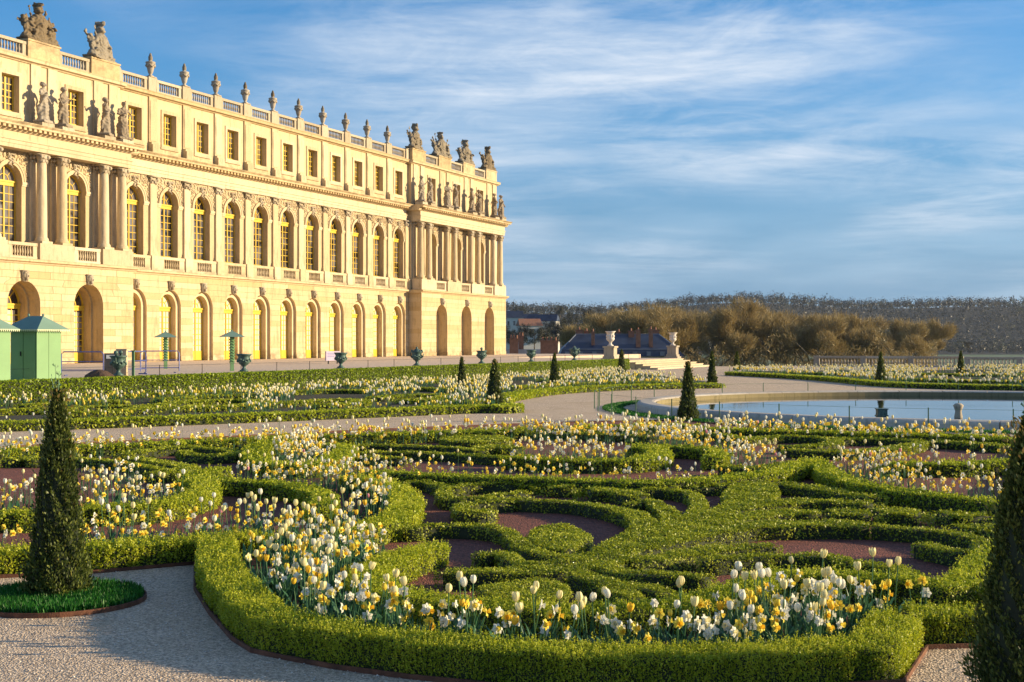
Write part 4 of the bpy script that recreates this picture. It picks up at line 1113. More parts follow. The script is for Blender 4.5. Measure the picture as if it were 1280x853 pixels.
# building-site things behind the hut
def site():
    b = ground_at(138, 473, TER)
    e = empty('totem', b, R(12), 'dark grey totem panel with small white print beside the barriers', 'sign')
    MB().box(-.24, .24, -.06, .06, 0, 1.02).build('panel', 'totem_dark', e); MB().box(-.16, .18, -.07, -.063, .80, .95).build('print', 'white_print', e)
    e = MB().box(-.2, .2, -.14, .14, 0, 1.12).box(-.23, .23, -.17, .17, 1.12, 1.18).build('stone_post', 'stone_pale'); e.location = ground_at(153, 471, TER); tag(e, 'pale stone block post beside the dark totem', 'post')
    def barrier(px, py, rz, label):
        q = empty('barrier', ground_at(px, py, TER), rz, label, 'barrier', 'blue crowd barriers')
        MB().tube([(-.9, 0, .08), (-.9, 0, .95), (-.8, 0, 1.05), (.8, 0, 1.05), (.9, 0, .95), (.9, 0, .08)], .03, 6).build('frame', 'barrier_blue', q)
        MB().tube([(-.9, 0, .25), (.9, 0, .25)], .022, 5).build('rail', 'barrier_blue', q); MB().tube([(-.9, 0, .62), (.9, 0, .62)], .022, 5).build('rail', 'barrier_blue', q)
        for s in (-1, 1): MB().box(s * .7 - .025, s * .7 + .025, -.25, .25, 0, .05).build('foot', 'barrier_blue', q)
    barrier(103, 470, R(5), 'blue crowd barrier next to the hut wall'); barrier(166, 468.5, R(65), 'blue crowd barrier seen end on behind the totem'); barrier(200, 466.5, R(20), 'dark blue crowd barrier right of the handled urn')
    p = MB(); rr = random.Random(4); n = 18; rings = [(1.0, 0), (.8, .22), (.45, .42), (.12, .52)]
    vs = []; fs = []
    for r_, z in rings:
        for k in range(n):
            a = 2 * math.pi * k / n; q = r_ * (1 + rr.uniform(-.12, .12)); vs.append((q * .85 * math.cos(a), q * .6 * math.sin(a), z))
    for j in range(3):
        for k in range(n): fs.append((j * n + k, j * n + (k + 1) % n, (j + 1) * n + (k + 1) % n, (j + 1) * n + k))
    fs.append(tuple(3 * n + k for k in range(n))); p.add(vs, fs)
    o = p.build('soil_pile', 'mulch_pile'); o.scale = (.8, .6, .75); o.location = ground_at(124, 474.5, TER); tag(o, 'low brown heap of soil in front of the barriers', 'soil heap')
    o = MB().box(-.05, .05, -.05, .05, 0, 1.1).box(-.09, .09, -.09, .09, 1.1, 1.13).build('green_stake', 'stake_green'); o.location = ground_at(166.5, 472, TER); tag(o, 'thin green post at the end of the barriers', 'post')
site()
# bronze urns along the terrace edge
def urn_mb():
    return MB().lathe([(.20, 0), (.20, .05), (.10, .10), (.07, .20), (.12, .27), (.20, .32), (.27, .42), (.29, .55), (.27, .66), (.31, .72), (.36, .77), (.34, .80), (.24, .78)], 18)
m_urn = urn_mb().mesh('bowl', 'patina', True)
m_plin = MB().box(-.24, .24, -.24, .24, -0.2, .0).mesh('plinth', 'stone_pale')
hd = MB()
for s in (-1, 1):
    hd.tube([(s * .27, 0, .48), (s * .42, 0, .55), (s * .46, 0, .72), (s * .40, 0, .88), (s * .30, 0, .92), (s * .26, 0, .80)], .04, 6)
    hd.ellipsoid((s * .36, 0, .92), (.07, .09, .09), 7, 5)
m_han = hd.mesh('handle', 'patina', True)
m_gar = MB()
for k in range(16):
    a = k * math.pi / 8; m_gar.ellipsoid((.29 * math.cos(a), .29 * math.sin(a), .50 - .05 * math.sin(a * 4)), (.06, .06, .05), 6, 4)
m_gar = m_gar.mesh('relief', 'patina', True)
m_lid = MB().lathe([(.25, .79), (.2, .88), (.10, .94), (.05, .97), (.07, 1.02), (.02, 1.07)], 12).mesh('lid', 'patina', True)
for px, kind, lab in ((148, 1, 'large green bronze urn with handles in front of the barriers'), (305, 0, 'green bronze urn beside the second trellised post'), (426, 0, 'green bronze urn before the mauve board'),
                      (521, 2, 'dark lidded bronze urn at the corner of the pavilion'), (602, 1, 'dark bronze urn with curled handles before the pavilion arches'), (664, 0, 'small green bronze urn past the palace corner'), (718, 2, 'dark lidded bronze urn below the slate roof')):
    b = on_line(px, 36.0, TER + 0.14); e = empty('bronze_urn', b, math.pi / 2 - TH + .4, lab, 'urn', 'bronze urns along the terrace edge')
    link('bowl', m_urn, e); link('plinth', m_plin, e); link('relief', m_gar, e)
    if kind == 1: link('handle', m_han, e)
    if kind == 2: link('lid', m_lid, e); link('handle', m_han, e, None, 1.2, .9)
# white vases on tall pedestals at the steps
wv = MB().lathe([(.24, 0), (.26, .06), (.14, .12), (.10, .26), (.14, .34), (.25, .42), (.33, .52), (.34, .60), (.30, .66), (.29, .95), (.33, 1.08), (.42, 1.16), (.42, 1.2), (.34, 1.2)], 20).mesh('vase', 'marble', True)
wr = MB()
for k in range(12):
    a = k * math.pi / 6; wr.ellipsoid((.30 * math.cos(a), .30 * math.sin(a), .80), (.06, .06, .12), 6, 5)
wr = wr.mesh('relief', 'marble', True)
for px, mat, lab, z, pp in ((763, 'stone_weathered', 'white marble vase on a dark stone pedestal beside the hedge end', TER, 36.2), (841, 'stone_grey', 'white marble vase on a pale pedestal at the far side of the steps', TER, 36.2)):
    b = on_line(px, pp, z); e = empty('pedestal_vase', b, math.pi / 2 - TH, lab, 'vase', 'marble vases at the steps')
    pd = MB().box(-.62, .62, -.62, .62, -.1, .16).box(-.5, .5, -.5, .5, .16, .34).box(-.42, .42, -.42, .42, .34, 1.02).box(-.5, .5, -.5, .5, 1.02, 1.16).build('pedestal', mat, e)
    link('vase', wv, e, (0, 0, 1.163)); link('relief', wr, e, (0, 0, 1.163))
# stringer walls either side of the steps' foot
# thin post-and-wire fence along the terrace edge
def wire_fence(name, pts, h, label, mat='iron', r=0.012, post=0.022):
    e = empty(name, pts[0], 0, label, 'fence'); o = Vector(pts[0])
    pm = MB().tube([(0, 0, 0), (0, 0, h)], post, 5).mesh('fence_post', mat)
    for p in pts: link('fence_post', pm, e, Vector(p) - o)
    MB().tube([Vector(p) - o + Vector((0, 0, h - .03)) for p in pts], r, 4).build('wire', mat, e)
wire_fence('wire_fence', [sp(s, 37.0, TER) for s in np.arange(34, 118, 3.1)], 0.5, 'low thin wire fence along the terrace edge', 'iron', 0.006, 0.016)
def basin_fence():
    pts = []
    for a in np.arange(150, 332, 8.6): pts.append(Vector((BC.x + 12.9 * math.cos(R(a)), BC.y + 12.9 * math.sin(R(a)), 0.0)))
    wire_fence('basin_fence', pts, 0.62, 'thin wire fence on slim stakes in front of the basin', 'stake_green', 0.003, 0.016)
    pts = []
    for a in np.arange(20, 145, 9.5): pts.append(Vector((BC.x + 12.7 * math.cos(R(a)), BC.y + 12.7 * math.sin(R(a)), 0.0)))
    wire_fence('basin_fence', pts, 0.55, 'thin wire fence on slim stakes behind the basin', 'stake_green', 0.003, 0.016)
basin_fence()
# ================================================================== clipped box hedges
HB, HS = 0.225, 0.158           # heights of border hedges and of the inner scroll hedges
FOOT = []                     # ground outlines of all hedges: flowers keep clear of them

def ribbon(px, w, h, closed=False, world=False):
    """outline of a hedge band whose top centre line the photograph shows at px"""
    pts = [ground_at(x, y, h) for x, y in px] if not world else px
    c = spline(pts, 0.15, closed)
    t = np.gradient(c, axis=0); t /= (np.linalg.norm(t, axis=1, keepdims=True) + 1e-9)
    nrm = np.stack([-t[:, 1], t[:, 0]], 1)
    wv = np.interp(np.linspace(0, 1, len(c)), np.linspace(0, 1, len(w)), w) if isinstance(w, (list, tuple)) else np.full(len(c), w)
    L = c + nrm * wv[:, None] / 2; Rr = c - nrm * wv[:, None] / 2
    def cap(p, d, r):
        a0 = math.atan2(d[1], d[0])
        return [p + r * np.array([math.cos(a0 + a), math.sin(a0 + a)]) * (1, 1) for a in np.linspace(math.pi / 2, -math.pi / 2, 5)[1:-1]]
    e = cap(c[-1], t[-1], wv[-1] / 2); b = cap(c[0], -t[0], wv[0] / 2)
    return np.array(list(L) + e + list(Rr[::-1]) + b), (L, Rr)
def blob(px, h):
    pts = [ground_at(x, y, h) for x, y in px]
    return spline(pts, 0.15, True)
def area_pts(poly, dens):
    lo = poly.min(0); hi = poly.max(0); n = int((hi - lo).prod() * dens) + 1
    p = lo + RNG.random((n, 2)) * (hi - lo)
    return p[in_poly(p, poly)]
def strip_pts(L, Rr, dens):
    """points spread over a band given by its two edges"""
    a = np.linalg.norm((L[:-1] + L[1:] - Rr[:-1] - Rr[1:]) / 2, axis=1) * np.linalg.norm((L[1:] + Rr[1:] - L[:-1] - Rr[:-1]) / 2, axis=1)
    n = int(a.sum() * dens) + 1; i = RNG.choice(len(a), n, p=a / a.sum()); u = RNG.random(n)[:, None]; v = RNG.random(n)[:, None]
    return (L[i] * (1 - u) + L[i + 1] * u) * (1 - v) + (Rr[i] * (1 - u) + Rr[i + 1] * u) * v
TRI = [0]
def hedge(name, shapes, h, mat, label, group=None, leaf=1.0, dens=1.0, fuzz=0.02, top_fuzz=0.03, core='hedge_core', z0=0.0, cat='hedge', foot=True, world=False, cover=0.98, kind=None, wscale=1.0, shoots=0.0, side=0.85):
    """shapes: ('r', px, w) bands and ('b', px) outlines that join into one clipped hedge"""
    polys = []; strips = []; cv = []; cf = []
    for s in shapes:
        inset = 0.025
        if s[0] == 'r':
            ww = [q * wscale for q in s[2]] if isinstance(s[2], (list, tuple)) else s[2] * wscale
            poly, (L, Rr) = ribbon(s[1], ww, h, len(s) > 3 and s[3], world)
            m = len(L); o = len(cv); mid = (L + Rr) / 2
            Li = mid + (L - mid) * 0.9; Ri = mid + (Rr - mid) * 0.9
            for q, z in ((Li, h - inset), (Ri, h - inset), (Li, 0.0), (Ri, 0.0)): cv += [(x, y, z + z0) for x, y in q]
            for i in range(m - 1):
                cf += [(o + i, o + m + i, o + m + i + 1, o + i + 1), (o + i, o + i + 1, o + 2 * m + i + 1, o + 2 * m + i), (o + m + i, o + 3 * m + i, o + 3 * m + i + 1, o + m + i + 1)]
            cf += [(o, o + 2 * m, o + 3 * m, o + m), (o + m - 1, o + 2 * m - 1, o + 4 * m - 1, o + 3 * m - 1)]
        else:
            poly = blob(s[1], h) if not world else spline(s[1], 0.3, True)
            c = poly.mean(0); q = c + (poly - c) * 0.95; m = len(q); o = len(cv)
            cv += [(x, y, h - inset + z0) for x, y in q] + [(x, y, z0) for x, y in q]
            cf.append(tuple(range(o, o + m)))
            for i in range(m):
                j = (i + 1) % m; cf.append((o + i, o + m + i, o + m + j, o + j))
        polys.append(poly); strips.append((L, Rr) if s[0] == 'r' else None)
        if foot: FOOT.append(poly)
    C = []; Nn = []; Sz = []
    for pi, poly in enumerate(polys):
        dist = max(7.5, float(np.linalg.norm(poly, axis=1).mean()))
        # leaf size follows what the eye can still tell apart at that distance
        per = np.roll(poly, -1, 0) - poly; ln = np.linalg.norm(per, axis=1)
        def lsize(d): return leaf * 0.0088 * np.clip((d / 10.0) ** 1.08, 0.87, 6.0)
        dmin = max(7.5, float(np.linalg.norm(poly, axis=1).min()))
        k = cover * dens / (4 * 0.5 * 0.62 * lsize(dmin) ** 2)
        p = area_pts(poly, k) if strips[pi] is None else strip_pts(strips[pi][0], strips[pi][1], k)
        d = np.linalg.norm(p, axis=1); keep = RNG.random(len(p)) < (lsize(dmin) / lsize(d)) ** 2
        p = p[keep]; d = d[keep]
        for qi, other in enumerate(polys):
            if qi < pi and len(p): 
                k2 = ~in_poly(p, other); p = p[k2]; d = d[k2]
        zt = h + RNG.normal(0, 0.008, len(p)) + np.where(RNG.random(len(p)) < 0.12, RNG.random(len(p)) * top_fuzz, 0)
        zt += 0.012 * np.sin(p[:, 0] * 9.0) * np.sin(p[:, 1] * 8.0)
        C.append(np.column_stack([p, zt])); Nn.append(np.tile([0, 0, 1.0], (len(p), 1))); Sz.append(lsize(d))
        # sides
        nside = (ln * h * k * side).astype(float); tot = int(nside.sum())
        if tot > 0:
            seg = RNG.choice(len(poly), tot, p=nside / nside.sum()); t = RNG.random(tot)[:, None]
            q = poly[seg] + per[seg] * t; d = np.linalg.norm(q, axis=1)
            keep = RNG.random(tot) < (lsize(dmin) / lsize(d)) ** 2
            seg = seg[keep]; q = q[keep]; d = d[keep]
            nn = np.column_stack([per[seg][:, 1], -per[seg][:, 0], np.full(len(seg), 0.15)]); nn /= (np.linalg.norm(nn, axis=1, keepdims=True) + 1e-9)
            A = np.sum(poly[:, 0] * np.roll(poly[:, 1], -1) - np.roll(poly[:, 0], -1) * poly[:, 1])
            if A < 0: nn[:, :2] *= -1
            zz = h * RNG.random(len(q)) ** 0.75
            bul = RNG.normal(0, fuzz, len(q)) + 0.018 * np.sin(q[:, 0] * 17 + q[:, 1] * 13)
            q2 = q + nn[:, :2] * bul[:, None]
            m2 = np.ones(len(q2), bool)
            for qi, other in enumerate(polys):
                if qi != pi: m2 &= ~in_poly(q2, other)
            C.append(np.column_stack([q2, zz])[m2]); Nn.append(nn[m2]); Sz.append(lsize(d)[m2])
    C = np.vstack(C); Nn = np.vstack(Nn); Sz = np.concatenate(Sz) * RNG.uniform(0.75, 1.3, len(C)); bright = np.zeros(len(C))
    if shoots and float(np.linalg.norm(polys[0], axis=1).mean()) > 20: shoots *= .4
    if shoots:                                  # fresh upright shoots stand out of the clipped faces
        m = int(len(C) * shoots); i = RNG.integers(0, len(C), m); q = 6
        dirs = Nn[i] * 0.55 + np.array([0, 0, 0.8]) + rand_unit(m) * 0.35; dirs /= np.linalg.norm(dirs, axis=1, keepdims=True)
        ln = (np.clip(Sz[i] * 4.2, .03, .09) * RNG.uniform(.6, 1.3, m))
        for k in range(q):
            f = (k + .5) / q
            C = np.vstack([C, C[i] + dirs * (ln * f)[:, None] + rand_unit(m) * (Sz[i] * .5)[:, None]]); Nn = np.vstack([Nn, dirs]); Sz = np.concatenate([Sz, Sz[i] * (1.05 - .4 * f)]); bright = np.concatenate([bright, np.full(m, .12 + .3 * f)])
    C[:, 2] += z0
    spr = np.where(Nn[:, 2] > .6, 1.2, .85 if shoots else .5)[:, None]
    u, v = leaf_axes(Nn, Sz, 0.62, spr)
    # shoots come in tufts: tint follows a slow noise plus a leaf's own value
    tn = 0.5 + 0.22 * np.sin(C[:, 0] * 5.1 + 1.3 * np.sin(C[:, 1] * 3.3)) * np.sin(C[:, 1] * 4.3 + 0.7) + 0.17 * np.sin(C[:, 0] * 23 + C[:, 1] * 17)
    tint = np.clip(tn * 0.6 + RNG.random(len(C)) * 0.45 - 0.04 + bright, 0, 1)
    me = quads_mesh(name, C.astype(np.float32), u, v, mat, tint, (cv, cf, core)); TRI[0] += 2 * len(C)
    o = link(name, me)
    return tag(o, label, cat, group, kind)

# ------------------------------------------------------------------ soil of the beds
def sheet(name, pts, z, mat, label):
    o = MB().add([(p[0], p[1], z) for p in pts], [tuple(range(len(pts)))]).build(name, mat, fix=False)
    if o.data.polygons[0].normal.z < 0: o.data.flip_normals()
    return tag(o, label, kind='structure')
g0 = lambda L: [tuple(ground_at(x, y)[:2]) for x, y in L]
BED_A = [(-60, 728), (0, 723), (60, 720), (120, 717), (200, 710), (243, 706), (243, 738), (262, 769), (290, 801), (314, 816), (350, 824), (420, 837), (510, 849), (640, 862), (760, 869), (880, 870), (1000, 864), (1080, 858), (1130, 856), (1159, 812), (1290, 808), (1330, 700), (1330, 560), (1265, 548), (1100, 539), (950, 535), (840, 526), (700, 529), (560, 534), (400, 541), (240, 549), (100, 555), (0, 560), (-80, 566), (-120, 640)]
bedA = spline(g0(BED_A), 0.5, True) if False else np.array(g0(BED_A))
sheet('bed_soil', bedA, 0.006, 'brick_chips', 'dark red brick-chip ground of the near flower bed')
BED_B = [(-200, 543), (0, 536), (160, 531), (320, 525), (480, 519), (600, 516), (640, 514.5), (650, 512), (646, 508), (625, 503), (640, 497), (690, 491), (760, 487), (830, 485), (900, 484.5), (908, 482), (890, 478), (840, 472), (790, 466), (700, 468), (600, 475)]
bedB = np.array(g0(BED_B) + [tuple(sp(s, 35.3)[:2]) for s in (75, 50, 20)])
sheet('bed_soil', bedB, 0.006, 'soil', 'dark ground of the bed below the terrace hedge')
BED_C = [(908, 466.5), (960, 469.5), (1030, 474), (1110, 481), (1200, 484), (1290, 486), (1500, 489), (1600, 470), (1500, 463), (1280, 462.5), (1100, 463), (990, 463.5), (930, 464.5)]
bedC = np.array(g0(BED_C)); sheet('bed_soil', bedC, 0.006, 'soil', 'ground of the far flower bed before the balustrade')
def edging(poly, label, close=True, h=0.034):
    q = list(poly) + ([poly[0]] if close else [])
    mb = MB()
    for a, b in zip(q[:-1], q[1:]):
        d = np.array(b) - np.array(a); l = np.linalg.norm(d)
        if l < 1e-4: continue
        n = np.array([-d[1], d[0]]) / l * 0.008
        mb.prism_xy([tuple(np.array(a) - n), tuple(np.array(b) - n), tuple(np.array(b) + n), tuple(np.array(a) + n)], 0.0, h)
    return tag(mb.build('metal_edging', 'edging_rust', fix=False), label, 'edging')
edging(bedA, 'rusty metal edging strip round the near flower bed')

# ------------------------------------------------------------------ near bed: borders
G_B = 'box border hedges of the near bed'; G_S = 'box scroll hedges of the near bed'
def inset(px, off):
    """bed outline (drawn on the ground) moved inwards"""
    c = spline([tuple(ground_at(x, y)[:2]) for x, y in px], 0.2); t = np.gradient(c, axis=0); t /= np.linalg.norm(t, axis=1, keepdims=True)
    return [tuple(q) for q in c + np.stack([-t[:, 1], t[:, 0]], 1) * off]
hedge('box_hedge', [('r', inset([(243, 706), (243, 738), (262, 769), (290, 801), (314, 816), (350, 824), (420, 837), (510, 849), (640, 862), (760, 869), (880, 870), (1000, 864), (1080, 858), (1132, 853), (1159, 812)], 0.22), 0.34),
                    ('r', inset([(1150, 812), (1200, 811), (1300, 808)], 0.22), 0.34)], HB, 'box_border', 'thick bright box hedge along the bottom of the picture, nearest the gravel', G_B, 0.9, 1.1, 0.022, 0.06, world=True, shoots=0.10, side=1.1)
hedge('box_hedge', [('r', inset([(-60, 728), (0, 723), (60, 720), (120, 717), (200, 710), (250, 706), (330, 699)], 0.22), 0.34)], HB, 'box_border', 'box hedge behind the left yew cone along the gravel', G_B, 0.95, 1.1, 0.022, 0.05, world=True, shoots=0.10, side=1.1)
hedge('box_hedge', [('r', inset([(1300, 806), (1330, 700), (1332, 620), (1330, 560)], 0.22), 0.34)], HB, 'box_border', 'box hedge closing the near bed beyond the right yew cone', G_B, 1.1, 1.0, 0.022, 0.05, world=True, shoots=0.03)
hedge('box_hedge', [('r', [(546, 680), (516, 688), (486, 700), (463, 713), (468, 729), (505, 742), (555, 749), (610, 755), (670, 759), (740, 760), (800, 758), (850, 752), (895, 742), (930, 731), (955, 720), (990, 716), (1040, 716), (1090, 721), (1140, 724), (1178, 730), (1205, 722), (1222, 706), (1240, 692), (1270, 676)], [0.22, 0.32, 0.34, 0.3, 0.27, 0.27, 0.27, 0.27, 0.27, 0.28, 0.34])], HB, 'box_border', 'long curving box hedge behind the nearest band of tulips', G_B, 0.95, 1.1, 0.028, 0.05, shoots=0.05, side=1.0)
hedge('box_hedge', [('r', [(432, 596), (455, 598), (480, 604), (500, 614), (508, 627), (502, 640), (482, 650), (452, 658), (418, 662)], [0.22, 0.3, 0.34, 0.36, 0.36, 0.34, 0.28])], HB, 'box_border', 'fat bright crescent of box hedge hugging the tulip curve', G_B, 1.0, 1.1, 0.028, 0.05, shoots=0.05, side=1.0)
hedge('box_hedge', [('r', [(-60, 641), (0, 641), (50, 640), (105, 634), (150, 633), (200, 629), (240, 620), (258, 611), (252, 604), (235, 601)], 0.34)], HB, 'box_border', 'rounded box hedge tongue right of the left yew cone', G_B, 1.0, 1.1, 0.025, 0.04, shoots=0.05, side=1.0)
hedge('box_hedge', [('r', [(236, 594), (262, 588), (276, 585)], 0.34), ('r', [(236, 595), (290, 600), (340, 603), (380, 609), (402, 617), (406, 625), (396, 632)], 0.3)], HB, 'box_border', 'dark-fronted box hedge behind the left brick-chip patch', G_B, 1.0, 1.1, 0.025, 0.04, shoots=0.05, side=1.0)
hedge('box_hedge', [('r', [(354, 550), (328, 556), (318, 565), (328, 575), (350, 580), (385, 580), (415, 573), (432, 563), (428, 556), (405, 556)], 0.4)], HB, 'box_border', 'looped box hedge round the upper tulip clump', G_B, 1.0, 1.0, 0.025, 0.04, shoots=0.05, side=1.0)
hedge('box_hedge', [('r', [(462, 589), (520, 592), (580, 595), (640, 597), (700, 599), (760, 601), (815, 602), (860, 600), (905, 597), (950, 592), (985, 585), (1003, 579)], 0.32)], HB, 'box_border', 'long level box hedge behind the scroll pattern', G_B, 1.0, 1.0, 0.025, 0.04, shoots=0.05, side=1.0)
hedge('box_hedge', [('r', [(640, 571), (690, 574), (750, 575), (795, 574), (824, 568), (818, 561), (795, 558)], 0.4)], HB, 'box_border', 'rounded box hedge in front of the middle tulip clump', G_B, 1.0, 1.0, 0.025, 0.04, shoots=0.05, side=1.0)
hedge('box_hedge', [('r', [(795, 556), (840, 558), (880, 560), (902, 566), (890, 572)], 0.35)], HB, 'box_border', 'short curved box hedge with dark front right of the middle tulips', G_B, 1.0, 1.0, 0.025, 0.04, shoots=0.05, side=1.0)
hedge('box_hedge', [('r', [(1010, 574), (1026, 580), (1040, 592), (1068, 602), (1110, 610), (1160, 617), (1210, 623), (1262, 629), (1320, 634)], 0.32)], HB, 'box_border', 'sweeping box hedge below the right tulip clump', G_B, 1.0, 1.0, 0.025, 0.04, shoots=0.05, side=1.0)
hedge('box_hedge', [('r', [(1110, 580), (1150, 579), (1200, 579), (1260, 576), (1320, 574)], 0.4)], HB, 'box_border', 'straight box hedge behind the right tulip clump', G_B, 1.0, 1.0, 0.025, 0.04, shoots=0.05, side=1.0)
hedge('box_hedge', [('r', [(-80, 572), (0, 564), (100, 558), (220, 553), (320, 548), (420, 544), (520, 541), (620, 538), (700, 535), (790, 532), (860, 531)], 0.5)], HB, 'box_border', 'far box hedge of the near bed along the gravel path', G_B, 1.0, 1.0, 0.025, 0.05, shoots=0.05, side=1.0)
hedge('box_hedge', [('r', [(870, 535), (930, 537), (1000, 539), (1070, 541), (1140, 543), (1200, 545), (1270, 549), (1330, 552)], 0.5)], HB, 'box_border', 'far box hedge of the near bed along the basin path', G_B, 1.0, 1.0, 0.025, 0.05, shoots=0.05, side=1.0)

# ------------------------------------------------------------------ near bed: the scrolls
hedge('scroll_hedge', [
    ('r', [(508, 660), (550, 656), (600, 657), (630, 662), (646, 674), (660, 685), (688, 693), (725, 695), (770, 689), (800, 681)], [0.3, 0.34, 0.36, 0.4, 0.4, 0.36]),
    ('r', [(598, 692), (622, 690), (638, 695), (650, 703), (690, 703), (730, 699), (780, 692)], [0.28, 0.36, 0.34, 0.34, 0.4]),
    ('r', [(556, 713), (600, 714), (650, 713), (700, 711), (745, 706), (800, 695)], [0.36, 0.7, 0.7, 0.5, 0.4]),
    ('b', [(597, 735), (628, 729), (668, 725), (700, 728), (712, 738), (702, 749), (660, 751), (615, 745)]),
    ('r', [(722, 716), (752, 726), (778, 737), (794, 748)], [0.4, 0.5, 0.5, 0.3]),
    ('r', [(745, 705), (775, 714), (820, 717), (858, 717), (882, 720)], [0.36, 0.36, 0.38, 0.36]),
    ('r', [(775, 729), (805, 733), (836, 741)], [0.3, 0.34, 0.3]),
    ('r', [(770, 700), (815, 699), (860, 691), (900, 685), (940, 682), (966, 681)], [0.4, 0.5, 0.6, 0.6, 0.5, 0.4]),
    ('r', [(880, 700), (920, 696), (960, 694), (1010, 693), (1046, 696), (1056, 702)], [0.3, 0.36, 0.34, 0.34]),
    ('r', [(780, 690), (820, 681), (860, 671), (895, 662), (935, 656), (974, 655), (1020, 654), (1084, 655)], [0.36, 0.4, 0.44, 0.7, 1.0, 1.0, 1.0, 0.9]),
    ('r', [(790, 683), (830, 671), (862, 659), (888, 646), (910, 634), (935, 623), (965, 617)], [0.4, 0.5, 0.55, 0.6, 0.6, 0.45]),
    ('r', [(870, 662), (905, 650), (940, 644), (985, 640), (1024, 640)], [0.3, 0.5, 0.8, 0.9, 0.8]),
    ('r', [(900, 640), (940, 632), (985, 627), (1030, 626), (1088, 629)], [0.36, 0.6, 0.8, 0.8, 0.7]),
    ('b', [(903, 618), (918, 606), (950, 602), (970, 607), (972, 620), (950, 630), (915, 630)]),
    ('r', [(972, 604), (1000, 607), (1033, 612), (1066, 618), (1099, 621)], [0.5, 0.7, 0.7, 0.6, 0.5]),
    ('r', [(800, 612), (832, 611), (860, 615), (873, 625), (871, 638), (856, 652), (836, 666)], [0.3, 0.36, 0.4, 0.44, 0.44, 0.4]),
    ('r', [(786, 628), (812, 626), (829, 635), (839, 646), (835, 658), (818, 670)], [0.3, 0.4, 0.5, 0.5, 0.46, 0.4]),
    ('r', [(600, 622), (657, 625), (707, 627), (742, 631), (776, 637), (797, 645), (805, 655), (796, 666), (775, 676), (755, 686)], [0.3, 0.34, 0.4, 0.6, 0.66, 0.6, 0.56, 0.5, 0.5]),
], HS, 'box_scroll', 'large palm-shaped box scroll in the middle of the near bed', G_S, 0.95, 1.1, 0.016, 0.02, wscale=0.5, shoots=0.0, side=0.5)
def isl(shapes, label): hedge('scroll_hedge', shapes, HS, 'box_scroll', label, G_S, 1.0, 1.05, 0.016, 0.02, wscale=0.58, shoots=0.0, side=0.5)
isl([('b', [(661, 668), (676, 658), (705, 656), (724, 661), (730, 666), (739, 668), (736, 675), (724, 680), (718, 686), (695, 688), (672, 682)])], 'leaf-shaped box island in the brick chips left of the palm scroll')
isl([('r', [(508, 602), (532, 602), (552, 607), (570, 610)], 0.34), ('r', [(650, 604), (605, 604), (572, 607), (554, 614), (562, 623), (600, 621), (656, 615)], 0.32)], 'hooked box scroll behind the left brick-chip hollow')
isl([('r', [(640, 625), (600, 627), (576, 632), (586, 640), (612, 638)], [0.3, 0.34, 0.4, 0.4])], 'small curled box block standing in the left brick chips')
isl([('r', [(684, 607), (702, 607), (719, 607)], 0.8)], 'small square box block behind the scroll arch')
isl([('r', [(737, 612), (760, 612), (776, 614), (800, 620)], [0.8, 0.7, 0.5])], 'stepped box block right of the small square one')
isl([('r', [(824, 606), (860, 607), (895, 606), (918, 604)], 0.36)], 'short straight box bar behind the palm scroll')
isl([('r', [(1038, 640), (1060, 640), (1084, 640)], 0.75)], 'box block beside the ends of the scroll bars')
isl([('r', [(1098, 639), (1122, 639), (1148, 640)], 0.95)], 'broad free box block in the right brick chips')
isl([('r', [(1179, 642), (1200, 642), (1224, 645)], 0.85)], 'free box block farthest right in the brick chips')
isl([('r', [(1203, 659), (1228, 658), (1262, 664), (1300, 672)], [0.7, 0.9, 0.9])], 'box block half hidden by the right yew')
isl([('r', [(1092, 657), (1150, 661), (1197, 667), (1226, 675), (1232, 685), (1212, 691), (1180, 685), (1152, 679)], 0.36)], 'hairpin-shaped box hedge at the right of the scrolls')
isl([('r', [(1062, 703), (1100, 705), (1130, 713), (1146, 723)], 0.36)], 'short curved box hedge right of the nearest tulips')
isl([('r', [(448, 557), (470, 556), (500, 557), (560, 559), (602, 563)], 0.44)], 'long low box bar left behind the tulips')
isl([('r', [(438, 566), (500, 565), (560, 567), (620, 571), (690, 574)], 0.4), ('r', [(440, 571), (480, 572), (506, 572)], 0.4)], 'long low double box bar in front of the other one')
isl([('b', [(550, 549), (580, 545), (620, 545), (640, 549), (620, 552), (580, 553)])], 'flat leaf of box near the far border')
isl([('r', [(600, 560), (622, 557), (642, 560)], 0.8)], 'rounded box patch left of the middle tulips')
isl([('r', [(640, 541), (700, 541), (760, 543), (812, 546)], 0.5)], 'straight low box bar under the far tulip row')
isl([('r', [(152, 568), (190, 562), (230, 559), (270, 561), (292, 564), (280, 569), (238, 568), (230, 563)], 0.45), ('r', [(165, 572), (205, 578), (235, 584), (205, 590), (190, 592)], 0.6)], 'forked box scroll in the upper left of the near bed')
isl([('r', [(95, 573), (140, 576), (185, 583), (215, 590)], 0.4)], 'thin curved box line left of the forked scroll')
isl([('r', [(10, 574), (30, 572), (46, 574)], 0.5)], 'small box block beside the left yew')
isl([('r', [(930, 549), (980, 545), (1026, 547), (1044, 552), (1020, 557), (975, 558)], 0.55), ('r', [(985, 562), (1040, 564), (1090, 563), (1130, 558), (1152, 553)], [0.4, 0.9, 0.9, 0.5]), ('r', [(1040, 549), (1090, 548), (1150, 551)], 0.6)], 'broad box scroll in front of the basin')
isl([('r', [(1165, 552), (1205, 553), (1258, 557)], [0.4, 0.7, 0.7])], 'flat box scroll end right of the basin scroll')
isl([('r', [(848, 540), (900, 543), (930, 548)], 0.5)], 'short box bar beside the basin yew')
isl([('r', [(900, 583), (945, 584), (975, 580), (998, 577)], 0.5)], 'bright box hedge stub left of the right tulips')
print('near hedge tris', TRI[0])

